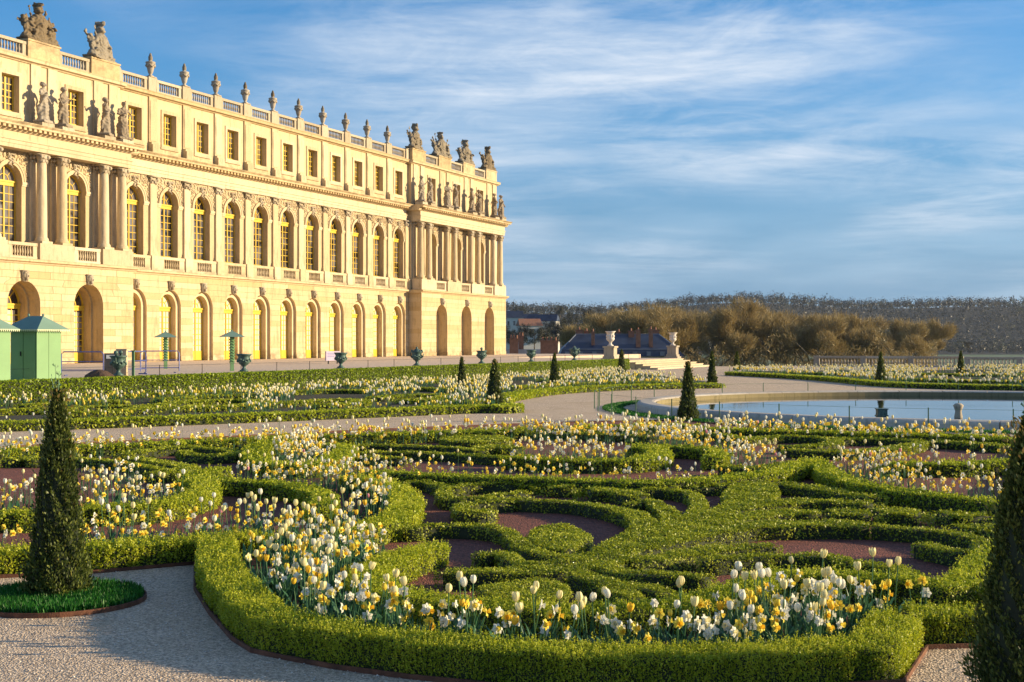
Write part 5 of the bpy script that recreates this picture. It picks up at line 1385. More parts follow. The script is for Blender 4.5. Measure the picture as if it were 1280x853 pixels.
# ------------------------------------------------------------------ the terrace hedge and the far beds
def line_sp(p, s0, s1, step=2.0): return [sp(s, p) for s in np.arange(s0, s1 + .01, step)]
hedge('terrace_hedge', [('r', line_sp(34.9, 26, 107.4, 3.0), 0.9)], 0.84, 'hornbeam', 'long tall clipped hedge wall below the terrace', None, 0.82, 1.0, 0.03, 0.03, world=True)
G_F = 'box hedges of the bed below the terrace'
hedge('box_hedge', [('r', [(-160, 534), (0, 528), (160, 523), (320, 517.5), (480, 511.5), (590, 507.5), (634, 507.5), (640, 505)], 0.7)], HB, 'box_border', 'box hedge edging the terrace bed along the gravel path', G_F, 1.0, 1.0, 0.03, 0.05)
hedge('box_hedge', [('r', [(622, 498), (640, 493), (690, 486.5), (760, 482.5), (830, 480.5), (896, 479.5)], 0.8)], HB, 'box_border', 'curved box hedge edging the terrace bed towards the basin', G_F, 1.0, 1.0, 0.03, 0.05)
hedge('scroll_hedge', [('r', [(-80, 517), (0, 513), (60, 511)], 0.8), ('r', [(-60, 505), (0, 501.5), (60, 499)], 0.9)], HS, 'box_scroll', 'box scroll at the left end of the terrace bed', G_F)
hedge('scroll_hedge', [('r', [(160, 512.5), (240, 509.5), (320, 506), (360, 504)], 0.5)], HS, 'box_scroll', 'thin box line inside the terrace bed border', G_F)
hedge('scroll_hedge', [('r', [(150, 494), (240, 489.5), (330, 485)], 0.8)], HS, 'box_scroll', 'straight box bar at the back of the terrace bed', G_F)
hedge('scroll_hedge', [('r', [(440, 480), (520, 477), (600, 473.5)], 0.9)], HS, 'box_scroll', 'straight box bar behind the yew pair in the terrace bed', G_F)
hedge('scroll_hedge', [('r', [(540, 505), (590, 501.5), (612, 499)], 0.7)], HS, 'box_scroll', 'short box bar at the tip of the terrace bed', G_F)
rr = random.Random(21)
def in_bedB(x, y):
    g = ground_at(x, y); return in_poly(np.array([[g.x, g.y]]), bedB)[0]
hedge('scroll_hedge', [('r', [(60, 512), (120, 508), (180, 508), (150, 513), (90, 516)], 0.6), ('r', [(30, 507), (90, 503), (150, 501)], 0.7)], HS, 'box_scroll', 'looped box scroll left in the terrace bed', G_F)
hedge('scroll_hedge', [('r', [(190, 507), (240, 502), (300, 500), (330, 503), (290, 507), (240, 508)], 0.7), ('r', [(200, 499), (260, 495), (320, 493)], 0.7)], HS, 'box_scroll', 'second looped box scroll of the terrace bed', G_F)
hedge('scroll_hedge', [('r', [(360, 503), (410, 500), (450, 500), (440, 504), (400, 506)], 0.7), ('r', [(330, 491), (400, 488), (470, 488)], 0.8)], HS, 'box_scroll', 'third looped box scroll of the terrace bed', G_F)
hedge('scroll_hedge', [('r', [(470, 497), (510, 494), (560, 494), (540, 499), (500, 500)], 0.8), ('r', [(455, 486), (520, 485), (590, 487)], 0.8)], HS, 'box_scroll', 'box scroll left of the pair of yew cones', G_F)
hedge('scroll_hedge', [('r', [(640, 484), (700, 480), (760, 478), (840, 477)], 0.9), ('r', [(680, 474), (740, 472), (790, 472)], 0.9)], HS, 'box_scroll', 'box scroll right of the pair of yew cones', G_F)
hedge('box_hedge', [('r', [(912, 465.3), (960, 467.5), (1030, 471.5), (1110, 478), (1200, 481), (1290, 482.5), (1480, 486)], 0.7)], HB, 'box_border', 'box hedge edging the far bed behind the basin', None, 1.0, 1.0, 0.03, 0.05)
hedge('scroll_hedge', [('r', [(980, 465.5), (1050, 466.5), (1120, 468)], 0.8), ('r', [(1130, 473), (1210, 475.5), (1290, 476.5)], 0.8), ('r', [(1150, 467), (1220, 468), (1300, 468)], 0.8)], HS, 'box_scroll', 'low box scrolls inside the far bed behind the basin', None)
print('hedge tris', TRI[0])
# ================================================================== yew cones
def yew(px, base_y, top_y, wpx, label, n, leaf, lead=True, grp='clipped yew cones'):
    b = ground_at(px, base_y); Z = b.y; H = (base_y - top_y) * Z / FPX; r = wpx / 2 * Z / FPX
    e = empty('yew_cone', b, 0, label, 'yew', grp)
    MB().tube([(0, 0, 0), (0.01, 0, H * .5), (0, 0.01, H * .9)], [r * .16, r * .1, r * .03], 7).build('trunk', 'bark', e)
    t = RNG.random(n) ** 1.25 * 0.985
    def prof(t): return r * (np.clip(1 - t, 0, 1) ** 0.82) * (0.94 + 0.06 * np.cos(t * 9)) * np.where(t < .06, 0.72 + t * 4.6, 1) + 0.012
    a = RNG.uniform(0, 2 * math.pi, n)
    lump = 1 + 0.16 * np.sin(a * 4 + t * 15 + px) * np.sin(t * 19 + a * 2) + 0.09 * np.sin(a * 11 + t * 37) - 0.10 * np.exp(-((t - .55) / .12) ** 2)
    rad = prof(t) * lump * (1 - np.abs(RNG.normal(0, 0.13, n))) + np.where(RNG.random(n) < .10, RNG.random(n) * r * .26, 0)
    C = np.column_stack([rad * np.cos(a), rad * np.sin(a), 0.03 + t * (H - 0.05)])
    N = np.column_stack([np.cos(a), np.sin(a), np.full(n, .5)])
    # sprays point up and out
    up = N * 0.6 + np.array([0, 0, 0.9]) + rand_unit(n) * 0.75; up /= np.linalg.norm(up, axis=1, keepdims=True)
    s = leaf * RNG.uniform(.7, 1.4, n)[:, None]
    side = np.cross(up, rand_unit(n)); side /= (np.linalg.norm(side, axis=1, keepdims=True) + 1e-9)
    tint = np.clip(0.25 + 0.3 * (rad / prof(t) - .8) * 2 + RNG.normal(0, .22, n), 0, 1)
    cp = MB().lathe([(r * .55, .03), (r * .74, H * .1), (r * .62, H * .3), (r * .43, H * .55), (r * .2, H * .8), (.01, H * .95)], 12)
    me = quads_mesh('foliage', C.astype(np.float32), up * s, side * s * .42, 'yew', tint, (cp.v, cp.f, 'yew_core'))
    link('foliage', me, e)
    if lead:
        m = MB(); rr = random.Random(int(px))
        for k in range(3):
            x, y = rr.uniform(-.03, .03), rr.uniform(-.03, .03); h2 = H * (1 + .03 + .03 * k)
            m.tube([(0, 0, H * .88), (x, y, H * .96), (x * 2.2, y * 2.2, h2)], [.005, .004, .002], 4)
            for q in range(6):
                f = rr.uniform(.3, 1); a2 = rr.uniform(0, 6.3); p = Vector((x * 2 * f, y * 2 * f, H * .9 + (h2 - H * .9) * f)); m.add([p, p + Vector((math.cos(a2) * .03, math.sin(a2) * .03, .02)), p + Vector((math.cos(a2) * .02, math.sin(a2) * .02, .035))], [(0, 1, 2)])
        m.build('leader_shoot', 'stake_green', e)
    return e, b, r
yew(72, 748, 480, 86, 'large dark yew cone standing in a round grass patch', 19000, 0.017)
yew(1285, 872, 512, 146, 'large dark yew cone cut by the right picture edge', 25000, 0.016)
yew(577, 488, 445.5, 15, 'thin yew cone left of the larger one at the bed corner', 1500, 0.05, False)
yew(618, 509.5, 448, 24, 'yew cone at the tip of the terrace bed', 2600, 0.042, False)
yew(693, 483.5, 440.5, 14, 'yew cone before the terrace hedge below the slate roof', 1400, 0.055, False)
yew(777, 467.5, 436.5, 13, 'yew cone at the hedge end beside the steps', 1200, 0.06, False)
yew(860, 526, 450.5, 28, 'yew cone directly left of the basin', 3600, 0.036, False)
yew(890, 480, 438.5, 14, 'yew cone behind the one at the basin', 1400, 0.055, False)
yew(921, 463, 439.5, 10, 'small far yew cone at the left end of the far bed', 1000, 0.07, False)
yew(1101, 480, 439.5, 15, 'yew cone in the far bed right above the basin', 1400, 0.055, False)
yew(1201, 467, 438, 11, 'yew cone far right in front of the balustrade', 1000, 0.07, False)
# round grass patch under the left yew
def patch():
    c = ground_at(72, 752); r = 0.72
    tag(MB().lathe([(r, 0.002), (r, 0.03)], 48, (c.x, c.y, 0)).build('grass_patch', 'soil'), 'round grass patch round the left yew cone', kind='structure')
    tag(MB().lathe([(r + .004, 0), (r + .004, .04), (r + .014, .04), (r + .014, 0)], 56, (c.x, c.y, 0), False).build('metal_edging', 'edging_rust'), 'rusty ring edging round the grass under the left yew', 'edging')
    n = 15000; a = RNG.uniform(0, 2 * math.pi, n); q = r * np.sqrt(RNG.random(n)) * .985
    h = RNG.uniform(.03, .075, n)
    C = np.column_stack([c.x + q * np.cos(a), c.y + q * np.sin(a), .03 + h / 2])
    up = np.array([0, 0, 1.0]) + rand_unit(n) * .45; up /= np.linalg.norm(up, axis=1, keepdims=True)
    side = np.cross(up, rand_unit(n)); side /= (np.linalg.norm(side, axis=1, keepdims=True) + 1e-9)
    tag(link('patch_grass', quads_mesh('patch_grass', C.astype(np.float32), up * h[:, None] * .6, side * .005, 'grass', RNG.random(n))), 'green grass blades under the left yew cone', 'grass', kind='stuff')
patch()

# ================================================================== tulips and daffodils
class Tpl:
    """template with a tint for every corner"""
    def __init__(self): self.v = []; self.f = []; self.t = []
    def add(self, vs, fs, tint):
        o = len(self.v); self.v += [tuple(p) for p in vs]; self.f += [tuple(i + o for i in f) for f in fs]; self.t += [tint] * len(vs) if not isinstance(tint, list) else tint; return self
    def mesh(self, name, mat, smooth=True):
        me = bpy.data.meshes.new(name); me.from_pydata(self.v, [], self.f)
        a = me.attributes.new('tint', 'FLOAT', 'POINT'); a.data.foreach_set('value', self.t)
        me.materials.append(MATS[mat]); me.polygons.foreach_set('use_smooth', [smooth] * len(me.polygons)); me.update(); return me
def tulip_bloom(tint, open_=0.0, fine=True):
    T = Tpl(); h = 0.082; r = 0.027
    if not fine:
        vs = []; fs = []; n = 6
        for rr_, z in ((.008, 0), (r, h * .35), (r * .95, h * .7), (r * .5 + open_ * .02, h)):
            vs += [(rr_ * math.cos(2 * math.pi * k / n), rr_ * math.sin(2 * math.pi * k / n), z) for k in range(n)]
        for j in range(3): fs += [(j * n + k, j * n + (k + 1) % n, (j + 1) * n + (k + 1) % n, (j + 1) * n + k) for k in range(n)]
        return T.add(vs, fs, tint)
    for k in range(6):
        a = k * math.pi / 3; off = 0.0 if k % 2 else 0.004
        rows = [(0.0, .004, .006), (.18, .019, .015), (.42, .027, .020), (.70, .025 + open_ * .012, .018), (.9, .018 + open_ * .022, .010), (1.0, .011 + open_ * .03, .002)]
        vs = []; fs = []
        for f, rad, hw in rows:
            for s in (-1, 0, 1):
                x = rad + off - (abs(s) * hw * .35); y = s * hw
                vs.append((x * math.cos(a) - y * math.sin(a), x * math.sin(a) + y * math.cos(a), f * h * (1 + off * 3)))
        for j in range(5):
            for i in range(2): fs.append((j * 3 + i, j * 3 + i + 1, (j + 1) * 3 + i + 1, (j + 1) * 3 + i))
        T.add(vs, fs, tint)
    return T
def stalk(h, r=.004, bend=.02):
    T = Tpl(); n = 5; vs = []; fs = []
    for j, f in enumerate((0, .5, 1.0)):
        vs += [(bend * f * f + r * math.cos(2 * math.pi * k / n), r * math.sin(2 * math.pi * k / n), f * h) for k in range(n)]
    for j in range(2): fs += [(j * n + k, j * n + (k + 1) % n, (j + 1) * n + (k + 1) % n, (j + 1) * n + k) for k in range(n)]
    return T.add(vs, fs, .75)
def strap(h, w, out, a, tint, fold=.3):
    """one arching leaf"""
    T = Tpl(); vs = []; fs = []
    for j, f in enumerate((0, .25, .5, .75, 1.0)):
        rad = .008 + out * f ** 1.7; z = h * (f - .18 * f ** 3 * (out / .12)); hw = w * (math.sin(math.pi * min(1, f * .82 + .16)) + .02)
        for s in (-1, 0, 1):
            x = rad - (0 if s else hw * fold); y = s * hw
            vs.append((x * math.cos(a) - y * math.sin(a), x * math.sin(a) + y * math.cos(a), z))
    for j in range(4):
        for i in range(2): fs.append((j * 3 + i, j * 3 + i + 1, (j + 1) * 3 + i + 1, (j + 1) * 3 + i))
    return T.add(vs, fs, tint)
def daff_flower(t_tep, t_cor, fine=True):
    """six tepals and a trumpet, facing +x and a little down"""
    T = Tpl(); r = .045
    for k in range(6):
        a = k * math.pi / 3 + (.2 if k % 2 else 0); w = .42
        pts = [(0, 0, .006), (.55, -w, 0), (.55, w, 0), (1, 0, -.004)] if not fine else [(0, 0, .004), (.45, -w, -.002), (.5, 0, .006), (.45, w, -.002), (.8, -w * .55, .0), (.8, w * .55, .0), (1, 0, -.006)]
        def P(u, v, d): y = (u * math.cos(a) - v * math.sin(a)) * r; z = (u * math.sin(a) + v * math.cos(a)) * r; return (.0 + d - (k % 2) * .002, y, z)
        vs = [P(*p) for p in pts]
        T.add(vs, [(0, 1, 3), (0, 3, 2)] if not fine else [(0, 1, 2), (0, 2, 3), (1, 4, 6, 2), (2, 6, 5, 3)], t_tep)
    C = Tpl(); n = 8 if fine else 5; vs = []; fs = []
    for rad, d in ((.010, .0), (.014, .018), (.020, .030)):
        vs += [(d, rad * math.cos(2 * math.pi * k / n), rad * math.sin(2 * math.pi * k / n)) for k in range(n)]
    for j in range(2): fs += [(j * n + k, j * n + (k + 1) % n, (j + 1) * n + (k + 1) % n, (j + 1) * n + k) for k in range(n)]
    fs.append(tuple(range(n)))
    C.add(vs, fs, t_cor)
    return T, C
CREAM, WHITE, GOLD, PINK = 0.34, 0.10, 0.62, 0.96
ivory = 0.19
mt = {}
mt['tb_cream'] = [tulip_bloom(CREAM - .02, 0.0).mesh('bloom', 'petal'), tulip_bloom(ivory, .12).mesh('bloom', 'petal'), tulip_bloom(0.28, .45).mesh('bloom', 'petal')]
mt['tb_gold'] = [tulip_bloom(GOLD + .1, .5).mesh('bloom', 'petal'), tulip_bloom(GOLD - .1, .1).mesh('bloom', 'petal')]
mt['tb_pink'] = [tulip_bloom(PINK, .2).mesh('bloom', 'petal')]
st_t = stalk(1.0, .0045, .03).mesh('stem', 'bulb_leaf'); st_d = stalk(1.0, .0035, .05).mesh('stem', 'bulb_leaf')
lf_t = [strap(.24, .024, .10, 0, .45).mesh('leaf', 'bulb_leaf'), strap(.20, .028, .13, 0, .6).mesh('leaf', 'bulb_leaf')]
lf_d = [strap(.30, .008, .06, 0, .3).mesh('leaf', 'bulb_leaf'), strap(.27, .009, .10, 0, .5).mesh('leaf', 'bulb_leaf')]
mt['d_white'] = [(a.mesh('tepals', 'petal', False), c.mesh('trumpet', 'petal')) for a, c in (daff_flower(WHITE, WHITE + .06), daff_flower(WHITE, CREAM + .08), daff_flower(.16, GOLD - .12))]
mt['d_gold'] = [(a.mesh('tepals', 'petal', False), c.mesh('trumpet', 'petal')) for a, c in (daff_flower(GOLD - .15, GOLD + .2), daff_flower(GOLD - .08, GOLD + .05), daff_flower(.40, GOLD - .12))]

# flower ground: outlines drawn at the height of the blooms
ZB = 0.33
FLOW = [  # (outline, flowers per square metre)
    ([(296, 704), (330, 684), (372, 662), (420, 648), (470, 655), (486, 668), (470, 690), (446, 708), (452, 726), (500, 742), (570, 752), (650, 760), (730, 763), (800, 762), (860, 754), (915, 740), (945, 726), (985, 719), (1040, 719), (1090, 725), (1140, 733), (1200, 739), (1232, 748), (1226, 764), (1150, 760), (1122, 768), (1092, 790), (1030, 806), (940, 813), (840, 815), (740, 812), (640, 807), (550, 798), (470, 790), (400, 778), (350, 755), (318, 730)], 62),
    ([(104, 668), (150, 660), (200, 656), (250, 652), (300, 643), (345, 632), (385, 638), (425, 632), (445, 612), (430, 597), (400, 592), (360, 592), (310, 592), (285, 586), (300, 578), (345, 580), (400, 578), (430, 570), (470, 575), (495, 606), (497, 630), (470, 645), (420, 655), (380, 660), (330, 668), (260, 672), (180, 676), (108, 682)], 46),
    ([(338, 545), (380, 538), (410, 548), (425, 560), (400, 572), (360, 566), (345, 555)], 44),
    ([(95, 606), (130, 596), (180, 600), (225, 603), (245, 608), (220, 616), (160, 622), (100, 622)], 40),
    ([(98, 586), (130, 577), (175, 576), (185, 584), (150, 590), (105, 594)], 26),
    ([(-40, 612), (0, 604), (46, 598), (46, 616), (0, 622), (-40, 626)], 40), ([(-40, 664), (25, 660), (28, 680), (-40, 684)], 22),
    ([(-60, 556), (0, 548), (110, 544), (240, 540), (320, 536), (420, 533), (520, 531), (620, 529), (720, 526), (820, 524), (850, 525), (820, 530), (700, 534), (560, 538), (420, 542), (300, 546), (150, 552), (0, 559)], 26),
    ([(440, 572), (500, 574), (560, 577), (640, 580), (700, 582), (760, 584), (830, 586), (900, 584), (950, 580), (950, 588), (900, 592), (830, 594), (760, 592), (680, 590), (600, 588), (520, 586), (452, 584)], 26),
    ([(635, 556), (680, 550), (730, 549), (790, 554), (790, 565), (740, 570), (680, 569), (640, 566)], 26),
    ([(815, 536), (850, 534), (890, 540), (930, 549), (985, 562), (985, 575), (930, 574), (900, 562), (860, 552), (820, 548)], 32),
    ([(1040, 568), (1080, 562), (1130, 566), (1160, 572), (1110, 576), (1140, 586), (1180, 595), (1255, 600), (1290, 604), (1290, 614), (1220, 610), (1150, 605), (1090, 596), (1050, 582)], 34),
    ([(1080, 566), (1160, 563), (1250, 562), (1300, 562), (1300, 570), (1200, 572), (1120, 573)], 20),
    ([(640, 531), (720, 532), (800, 530), (870, 533), (860, 540), (780, 540), (700, 537)], 26),
    ([(880, 524), (960, 526), (1050, 529), (1150, 532), (1260, 537), (1330, 540), (1330, 545), (1200, 541), (1060, 537), (900, 532)], 26),
    ([(470, 745), (560, 756), (680, 764), (800, 764), (880, 756), (940, 735), (1150, 738), (1215, 748), (1150, 758), (1090, 788), (940, 806), (840, 812), (700, 808), (560, 798), (480, 786)], 34),
    ([(100, 642), (180, 638), (260, 634), (320, 630), (345, 640), (300, 655), (200, 664), (100, 668)], 34),
]
FP = []
for outl, dens in FLOW:
    poly = np.array([tuple(ground_at(x, y, ZB)[:2]) for x, y in outl])
    p = area_pts(poly, dens)
    FP.append(p)
P = np.vstack(FP)
for poly in FOOT:
    P = P[~in_poly(P, poly)]
out = spline([tuple(ground_at(x, y)[:2]) for x, y in [(-60, 728), (0, 723), (60, 720), (120, 717), (200, 710), (243, 706), (243, 738), (262, 769), (290, 801), (314, 816), (350, 824), (420, 837), (510, 849), (640, 862), (760, 869), (880, 870), (1000, 864), (1080, 858), (1132, 853), (1159, 812), (1290, 808)]], 0.15)
P = P[in_poly(P, bedA)]; dmin = np.full(len(P), 9.0)
for q in out: dmin = np.minimum(dmin, np.linalg.norm(P - q, axis=1))
P = P[dmin > 0.46]                                  # flowers stand inside the outer hedge, never on the gravel
P = P[np.argsort(np.linalg.norm(P, axis=1))]
print('near-bed flowers', len(P))
kind = RNG.choice(5, len(P), p=[.20, .10, .385, .31, .005])      # cream tulip, golden tulip, white daffodil, golden daffodil, pink tulip
MAXI = 290
n_t = n_d = 0; far_t = []; far_d = []
LAB = {0: ('cream_tulip', 'cream tulip on a tall stem in the nearest flower bands', 'tulip', 'cream tulips of the nearest flower bands'),
       1: ('golden_tulip', 'small golden tulip in the nearest flower bands', 'tulip', 'golden tulips of the nearest flower bands'),
       4: ('pink_tulip', 'rare pink tulip low among the nearest white and gold flowers', 'tulip', 'pink tulips of the nearest flower bands'),
       2: ('white_daffodil', 'white daffodil in the nearest flower bands', 'daffodil', 'white daffodils of the nearest flower bands'),
       3: ('golden_daffodil', 'golden yellow daffodil in the nearest flower bands', 'daffodil', 'golden daffodils of the nearest flower bands')}
rr = random.Random(99)
for (x, y), kd in zip(P, kind):
    tul = kd in (0, 1, 4)
    if (tul and n_t >= MAXI) or (not tul and n_d >= MAXI):
        (far_t if tul else far_d).append((x, y, kd)); continue
    nm, lab, cat, grp = LAB[kd]
    rz = rr.uniform(0, 6.28); sc = rr.uniform(.88, 1.15)
    if not tul and rr.random() < .6: rz = math.atan2(SUN_DIR2.y, SUN_DIR2.x) - 0.9 + rr.gauss(0, .7)     # daffodils look to the light and to us
    e = empty(nm, (x, y, 0.006), rz, lab, cat, grp)
    near = n_t < 170 if tul else n_d < 170
    if tul:
        n_t += 1; h = {0: rr.uniform(.36, .52), 1: rr.uniform(.26, .38), 4: rr.uniform(.2, .28)}[kd]
        link('stem', st_t, e, None, None, (1, 1, h))
        key = {0: 'tb_cream', 1: 'tb_gold', 4: 'tb_pink'}[kd]; bl = link('bloom', rr.choice(mt[key]), e, (.03, 0, h - .004), rr.uniform(0, 6), sc * (.78 if kd == 0 else .68))
        bl.rotation_euler = (rr.uniform(-.18, .18), rr.uniform(-.1, .25), rr.uniform(0, 6))
        for q in range(2 if near else 1): link('leaf', rr.choice(lf_t), e, None, rr.uniform(0, 6.28), rr.uniform(.8, 1.25))
    else:
        n_d += 1; h = rr.uniform(.22, .38)
        link('stem', st_d, e, None, None, (1, 1, h))
        a, c = rr.choice(mt['d_white' if kd == 2 else 'd_gold'])
        f = link('tepals', a, e, (.052, 0, h + .004), None, sc * .9); f.rotation_euler = (rr.uniform(-.5, .5), rr.uniform(-.35, .3), 0)
        link('trumpet', c, f)
        for q in range(2 if near else 1): link('leaf', rr.choice(lf_d), e, None, rr.uniform(0, 6.28), rr.uniform(.8, 1.2))
# the rest, too many and too small to be told apart
def mass(name, tpls, pts, idx, mat, label, cat, scale, zs, rz=None):
    V = []; F = []; T = []; o = 0; n = len(pts)
    ang = RNG.uniform(0, 2 * math.pi, n) if rz is None else rz
    co, ca = np.cos(ang), np.sin(ang); fl = []; fcount = []
    for ti, tp in enumerate(tpls):
        sel = np.where(idx == ti)[0]
        if not len(sel): continue
        tv = np.array(tp.v); m = len(tv); s = scale[sel][:, None]
        X = tv[None, :, 0] * s; Y = tv[None, :, 1] * s; Zz = tv[None, :, 2] * s
        out = np.stack([pts[sel, 0:1] + X * co[sel][:, None] - Y * ca[sel][:, None], pts[sel, 1:2] + X * ca[sel][:, None] + Y * co[sel][:, None], zs[sel][:, None] + Zz], 2).reshape(-1, 3)
        V.append(out); T.append(np.tile(tp.t, len(sel)))
        for f in tp.f:
            fi = np.array(f)[None, :] + (np.arange(len(sel)) * m)[:, None] + o
            fl.append(fi.ravel()); fcount.append(np.full(len(sel), len(f)))
        o += len(out)
    V = np.vstack(V).astype(np.float32); T = np.concatenate(T).astype(np.float32); idxs = np.concatenate(fl).astype(np.int32); cnt = np.concatenate(fcount)
    st = np.concatenate([[0], np.cumsum(cnt)[:-1]]).astype(np.int32)
    me = bpy.data.meshes.new(name); me.vertices.add(len(V)); me.vertices.foreach_set('co', V.ravel()); me.loops.add(len(idxs)); me.loops.foreach_set('vertex_index', idxs)
    me.polygons.add(len(st)); me.polygons.foreach_set('loop_start', st); me.materials.append(MATS[mat])
    at = me.attributes.new('tint', 'FLOAT', 'POINT'); at.data.foreach_set('value', T); me.update(calc_edges=True)
    return tag(link(name, me), label, cat, kind='stuff')
def stem_and_leaves(h):
    T = Tpl(); 
    for a in (stalk(h, .005, .02), strap(h * .62, .018, .08, 1.0, .35), strap(h * .55, .018, .09, 3.6, .55)): T.add(a.v, a.f, a.t)
    return T
ft = np.array(far_t); fd = np.array(far_d)
dist_s = lambda p: np.clip(np.linalg.norm(p[:, :2], axis=1) / 22.0, 1.0, 1.5)
ht = np.where(ft[:, 2] == 0, RNG.uniform(.36, .5, len(ft)), RNG.uniform(.26, .38, len(ft)))
mass('tulip_mass', [tulip_bloom(CREAM - .02, 0, False), tulip_bloom(GOLD + .05, .3, False), tulip_bloom(ivory, .1, False), tulip_bloom(PINK, .1, False)], ft, np.where(ft[:, 2] == 0, np.where(RNG.random(len(ft)) < .5, 0, 2), np.where(ft[:, 2] == 1, 1, 3)), 'petal', 'cream and golden tulips filling the bands farther back in the near bed', 'tulips', dist_s(ft) * RNG.uniform(.58, .82, len(ft)), ht)
def merged(a, c): T = Tpl(); T.add(a.v, a.f, a.t); T.add(c.v, c.f, c.t); return T
dw = [merged(*daff_flower(WHITE, CREAM + .05, False)), merged(*daff_flower(GOLD - .15, GOLD + .1, False)), merged(*daff_flower(.14, GOLD - .1, False))]
rzd = math.atan2(SUN_DIR2.y, SUN_DIR2.x) - .9 + RNG.normal(0, .8, len(fd))
mass('daffodil_mass', dw, fd, np.where(fd[:, 2] == 2, np.where(RNG.random(len(fd)) < .6, 0, 2), 1), 'petal', 'white and golden daffodils filling the bands farther back in the near bed', 'daffodils', dist_s(fd) * RNG.uniform(.62, .9, len(fd)), RNG.uniform(.22, .38, len(fd)), rzd)
al = np.vstack([ft, fd]); ha = np.concatenate([ht, RNG.uniform(.24, .36, len(fd))])
mass('bulb_stems', [stem_and_leaves(1.0)], al, np.zeros(len(al), int), 'bulb_leaf', 'blue-green stems and leaves of the flowers farther back', 'bulb leaves', ha, np.full(len(al), .0))
# extra strap leaves thicken the nearest bands
ex = np.repeat(P[:700], 2, 0) + RNG.normal(0, .07, (1400, 2))
for poly in FOOT: ex = ex[~in_poly(ex, poly)]
mass('bulb_leaves', [strap(.27, .010, .08, 0, .3), strap(.24, .020, .11, 0, .5), strap(.22, .012, .05, 0, .75)], ex, RNG.integers(0, 3, len(ex)), 'bulb_leaf', 'blue-green strap leaves standing among the nearest flowers', 'bulb leaves', RNG.uniform(.75, 1.2, len(ex)), np.full(len(ex), .0))
# flowers of the two far beds
def far_bed(poly, n, label1, label2, name, strips=None):
    lo = poly.min(0); hi = poly.max(0); p = lo + RNG.random((n * 6, 2)) * (hi - lo)
    p = p[in_poly(p, poly)]; p = p[(p[:, 1] > 0) & (np.abs(p[:, 0]) < p[:, 1] * .42)]
    f = np.sin(p[:, 0] * .75 + 1.2 * np.sin(p[:, 1] * .35)) * np.sin(p[:, 1] * .55 + .4)
    edge = np.zeros(len(p), bool)
    q = np.roll(poly, -1, 0)
    for a, b in zip(poly, q):
        ab = b - a; t = np.clip(((p - a) @ ab) / (ab @ ab + 1e-9), 0, 1); dd = np.linalg.norm(p - (a + t[:, None] * ab), axis=1); edge |= dd < 1.3
    p = p[((f > .2) | edge)]
    pp_ = p @ np.array([MV.x, MV.y]); p = p[pp_ < 31.8]
    for pl in FOOT: p = p[~in_poly(p, pl)]
    if strips:
        p = np.vstack([area_pts(np.array([tuple(ground_at(x, y, .3)[:2]) for x, y in st]), dn) for st, dn in strips])
        for pl in FOOT: p = p[~in_poly(p, pl)]
        p = p[in_poly(p, poly)]
    p = p[:n]; k = RNG.random(len(p))
    s = np.clip(np.linalg.norm(p, axis=1) / 42.0, .75, 1.5)
    pp = np.column_stack([p, k])
    ti = np.where(k < .4, 0, np.where(k < .7, 1, 2))
    h = np.where(ti == 0, RNG.uniform(.34, .46, len(p)), RNG.uniform(.22, .34, len(p)))
    mass(name + '_flowers', [tulip_bloom(.40, 0, False), tulip_bloom(GOLD - .12, .3, False), tulip_bloom(ivory, .6, False)], pp, ti, 'petal', label1, 'flowers', s, h)
    sl = Tpl()
    for a_ in (0.3, 2.4, 4.5): sl.add([(.02 * math.cos(a_), .02 * math.sin(a_), 0), (.05 * math.cos(a_ + .6), .05 * math.sin(a_ + .6), .45), (.12 * math.cos(a_), .12 * math.sin(a_), .85), (.05 * math.cos(a_ - .6), .05 * math.sin(a_ - .6), .45)], [(0, 1, 2, 3)], .5)
    sl.add([(-.01, 0, 0), (.01, 0, 0), (.01, 0, 1), (-.01, 0, 1)], [(0, 1, 2, 3)], .7)
    mass(name + '_stems', [sl], pp, np.zeros(len(p), int), 'bulb_leaf', label2, 'bulb leaves', h * 1.1, np.zeros(len(p)))
STRIPS = [([(-80, 526), (0, 520.5), (160, 515.5), (320, 510.5), (480, 504.5), (600, 500), (640, 499), (640, 503), (480, 509), (320, 514.5), (160, 520), (0, 525)], 9),
          ([(0, 497), (200, 491), (400, 481), (600, 472), (780, 460), (780, 463.5), (600, 476), (400, 486), (200, 495.5), (0, 503)], 5.5),
          ([(300, 492), (345, 486), (372, 490), (362, 500), (330, 508), (302, 508)], 7), ([(60, 502), (130, 498), (140, 503), (70, 507)], 5),
          ([(560, 478), (640, 474), (640, 490), (600, 500), (560, 500), (540, 490)], 6), ([(450, 488), (520, 484), (530, 490), (460, 494)], 6),
          ([(640, 484), (720, 477), (800, 474), (880, 474), (890, 478), (800, 479), (720, 483), (650, 490)], 5), ([(650, 474), (720, 468), (800, 465), (850, 470), (780, 472), (700, 476)], 4)]
far_bed(bedB, 3600, 'pale yellow tulips and daffodils in bands across the terrace bed', 'leaves of the flowers in the terrace bed', 'terrace_bed', STRIPS)
far_bed(bedC, 1900, 'pale yellow flowers scattered over the far bed behind the basin', 'leaves of the flowers in the far bed', 'far_bed')
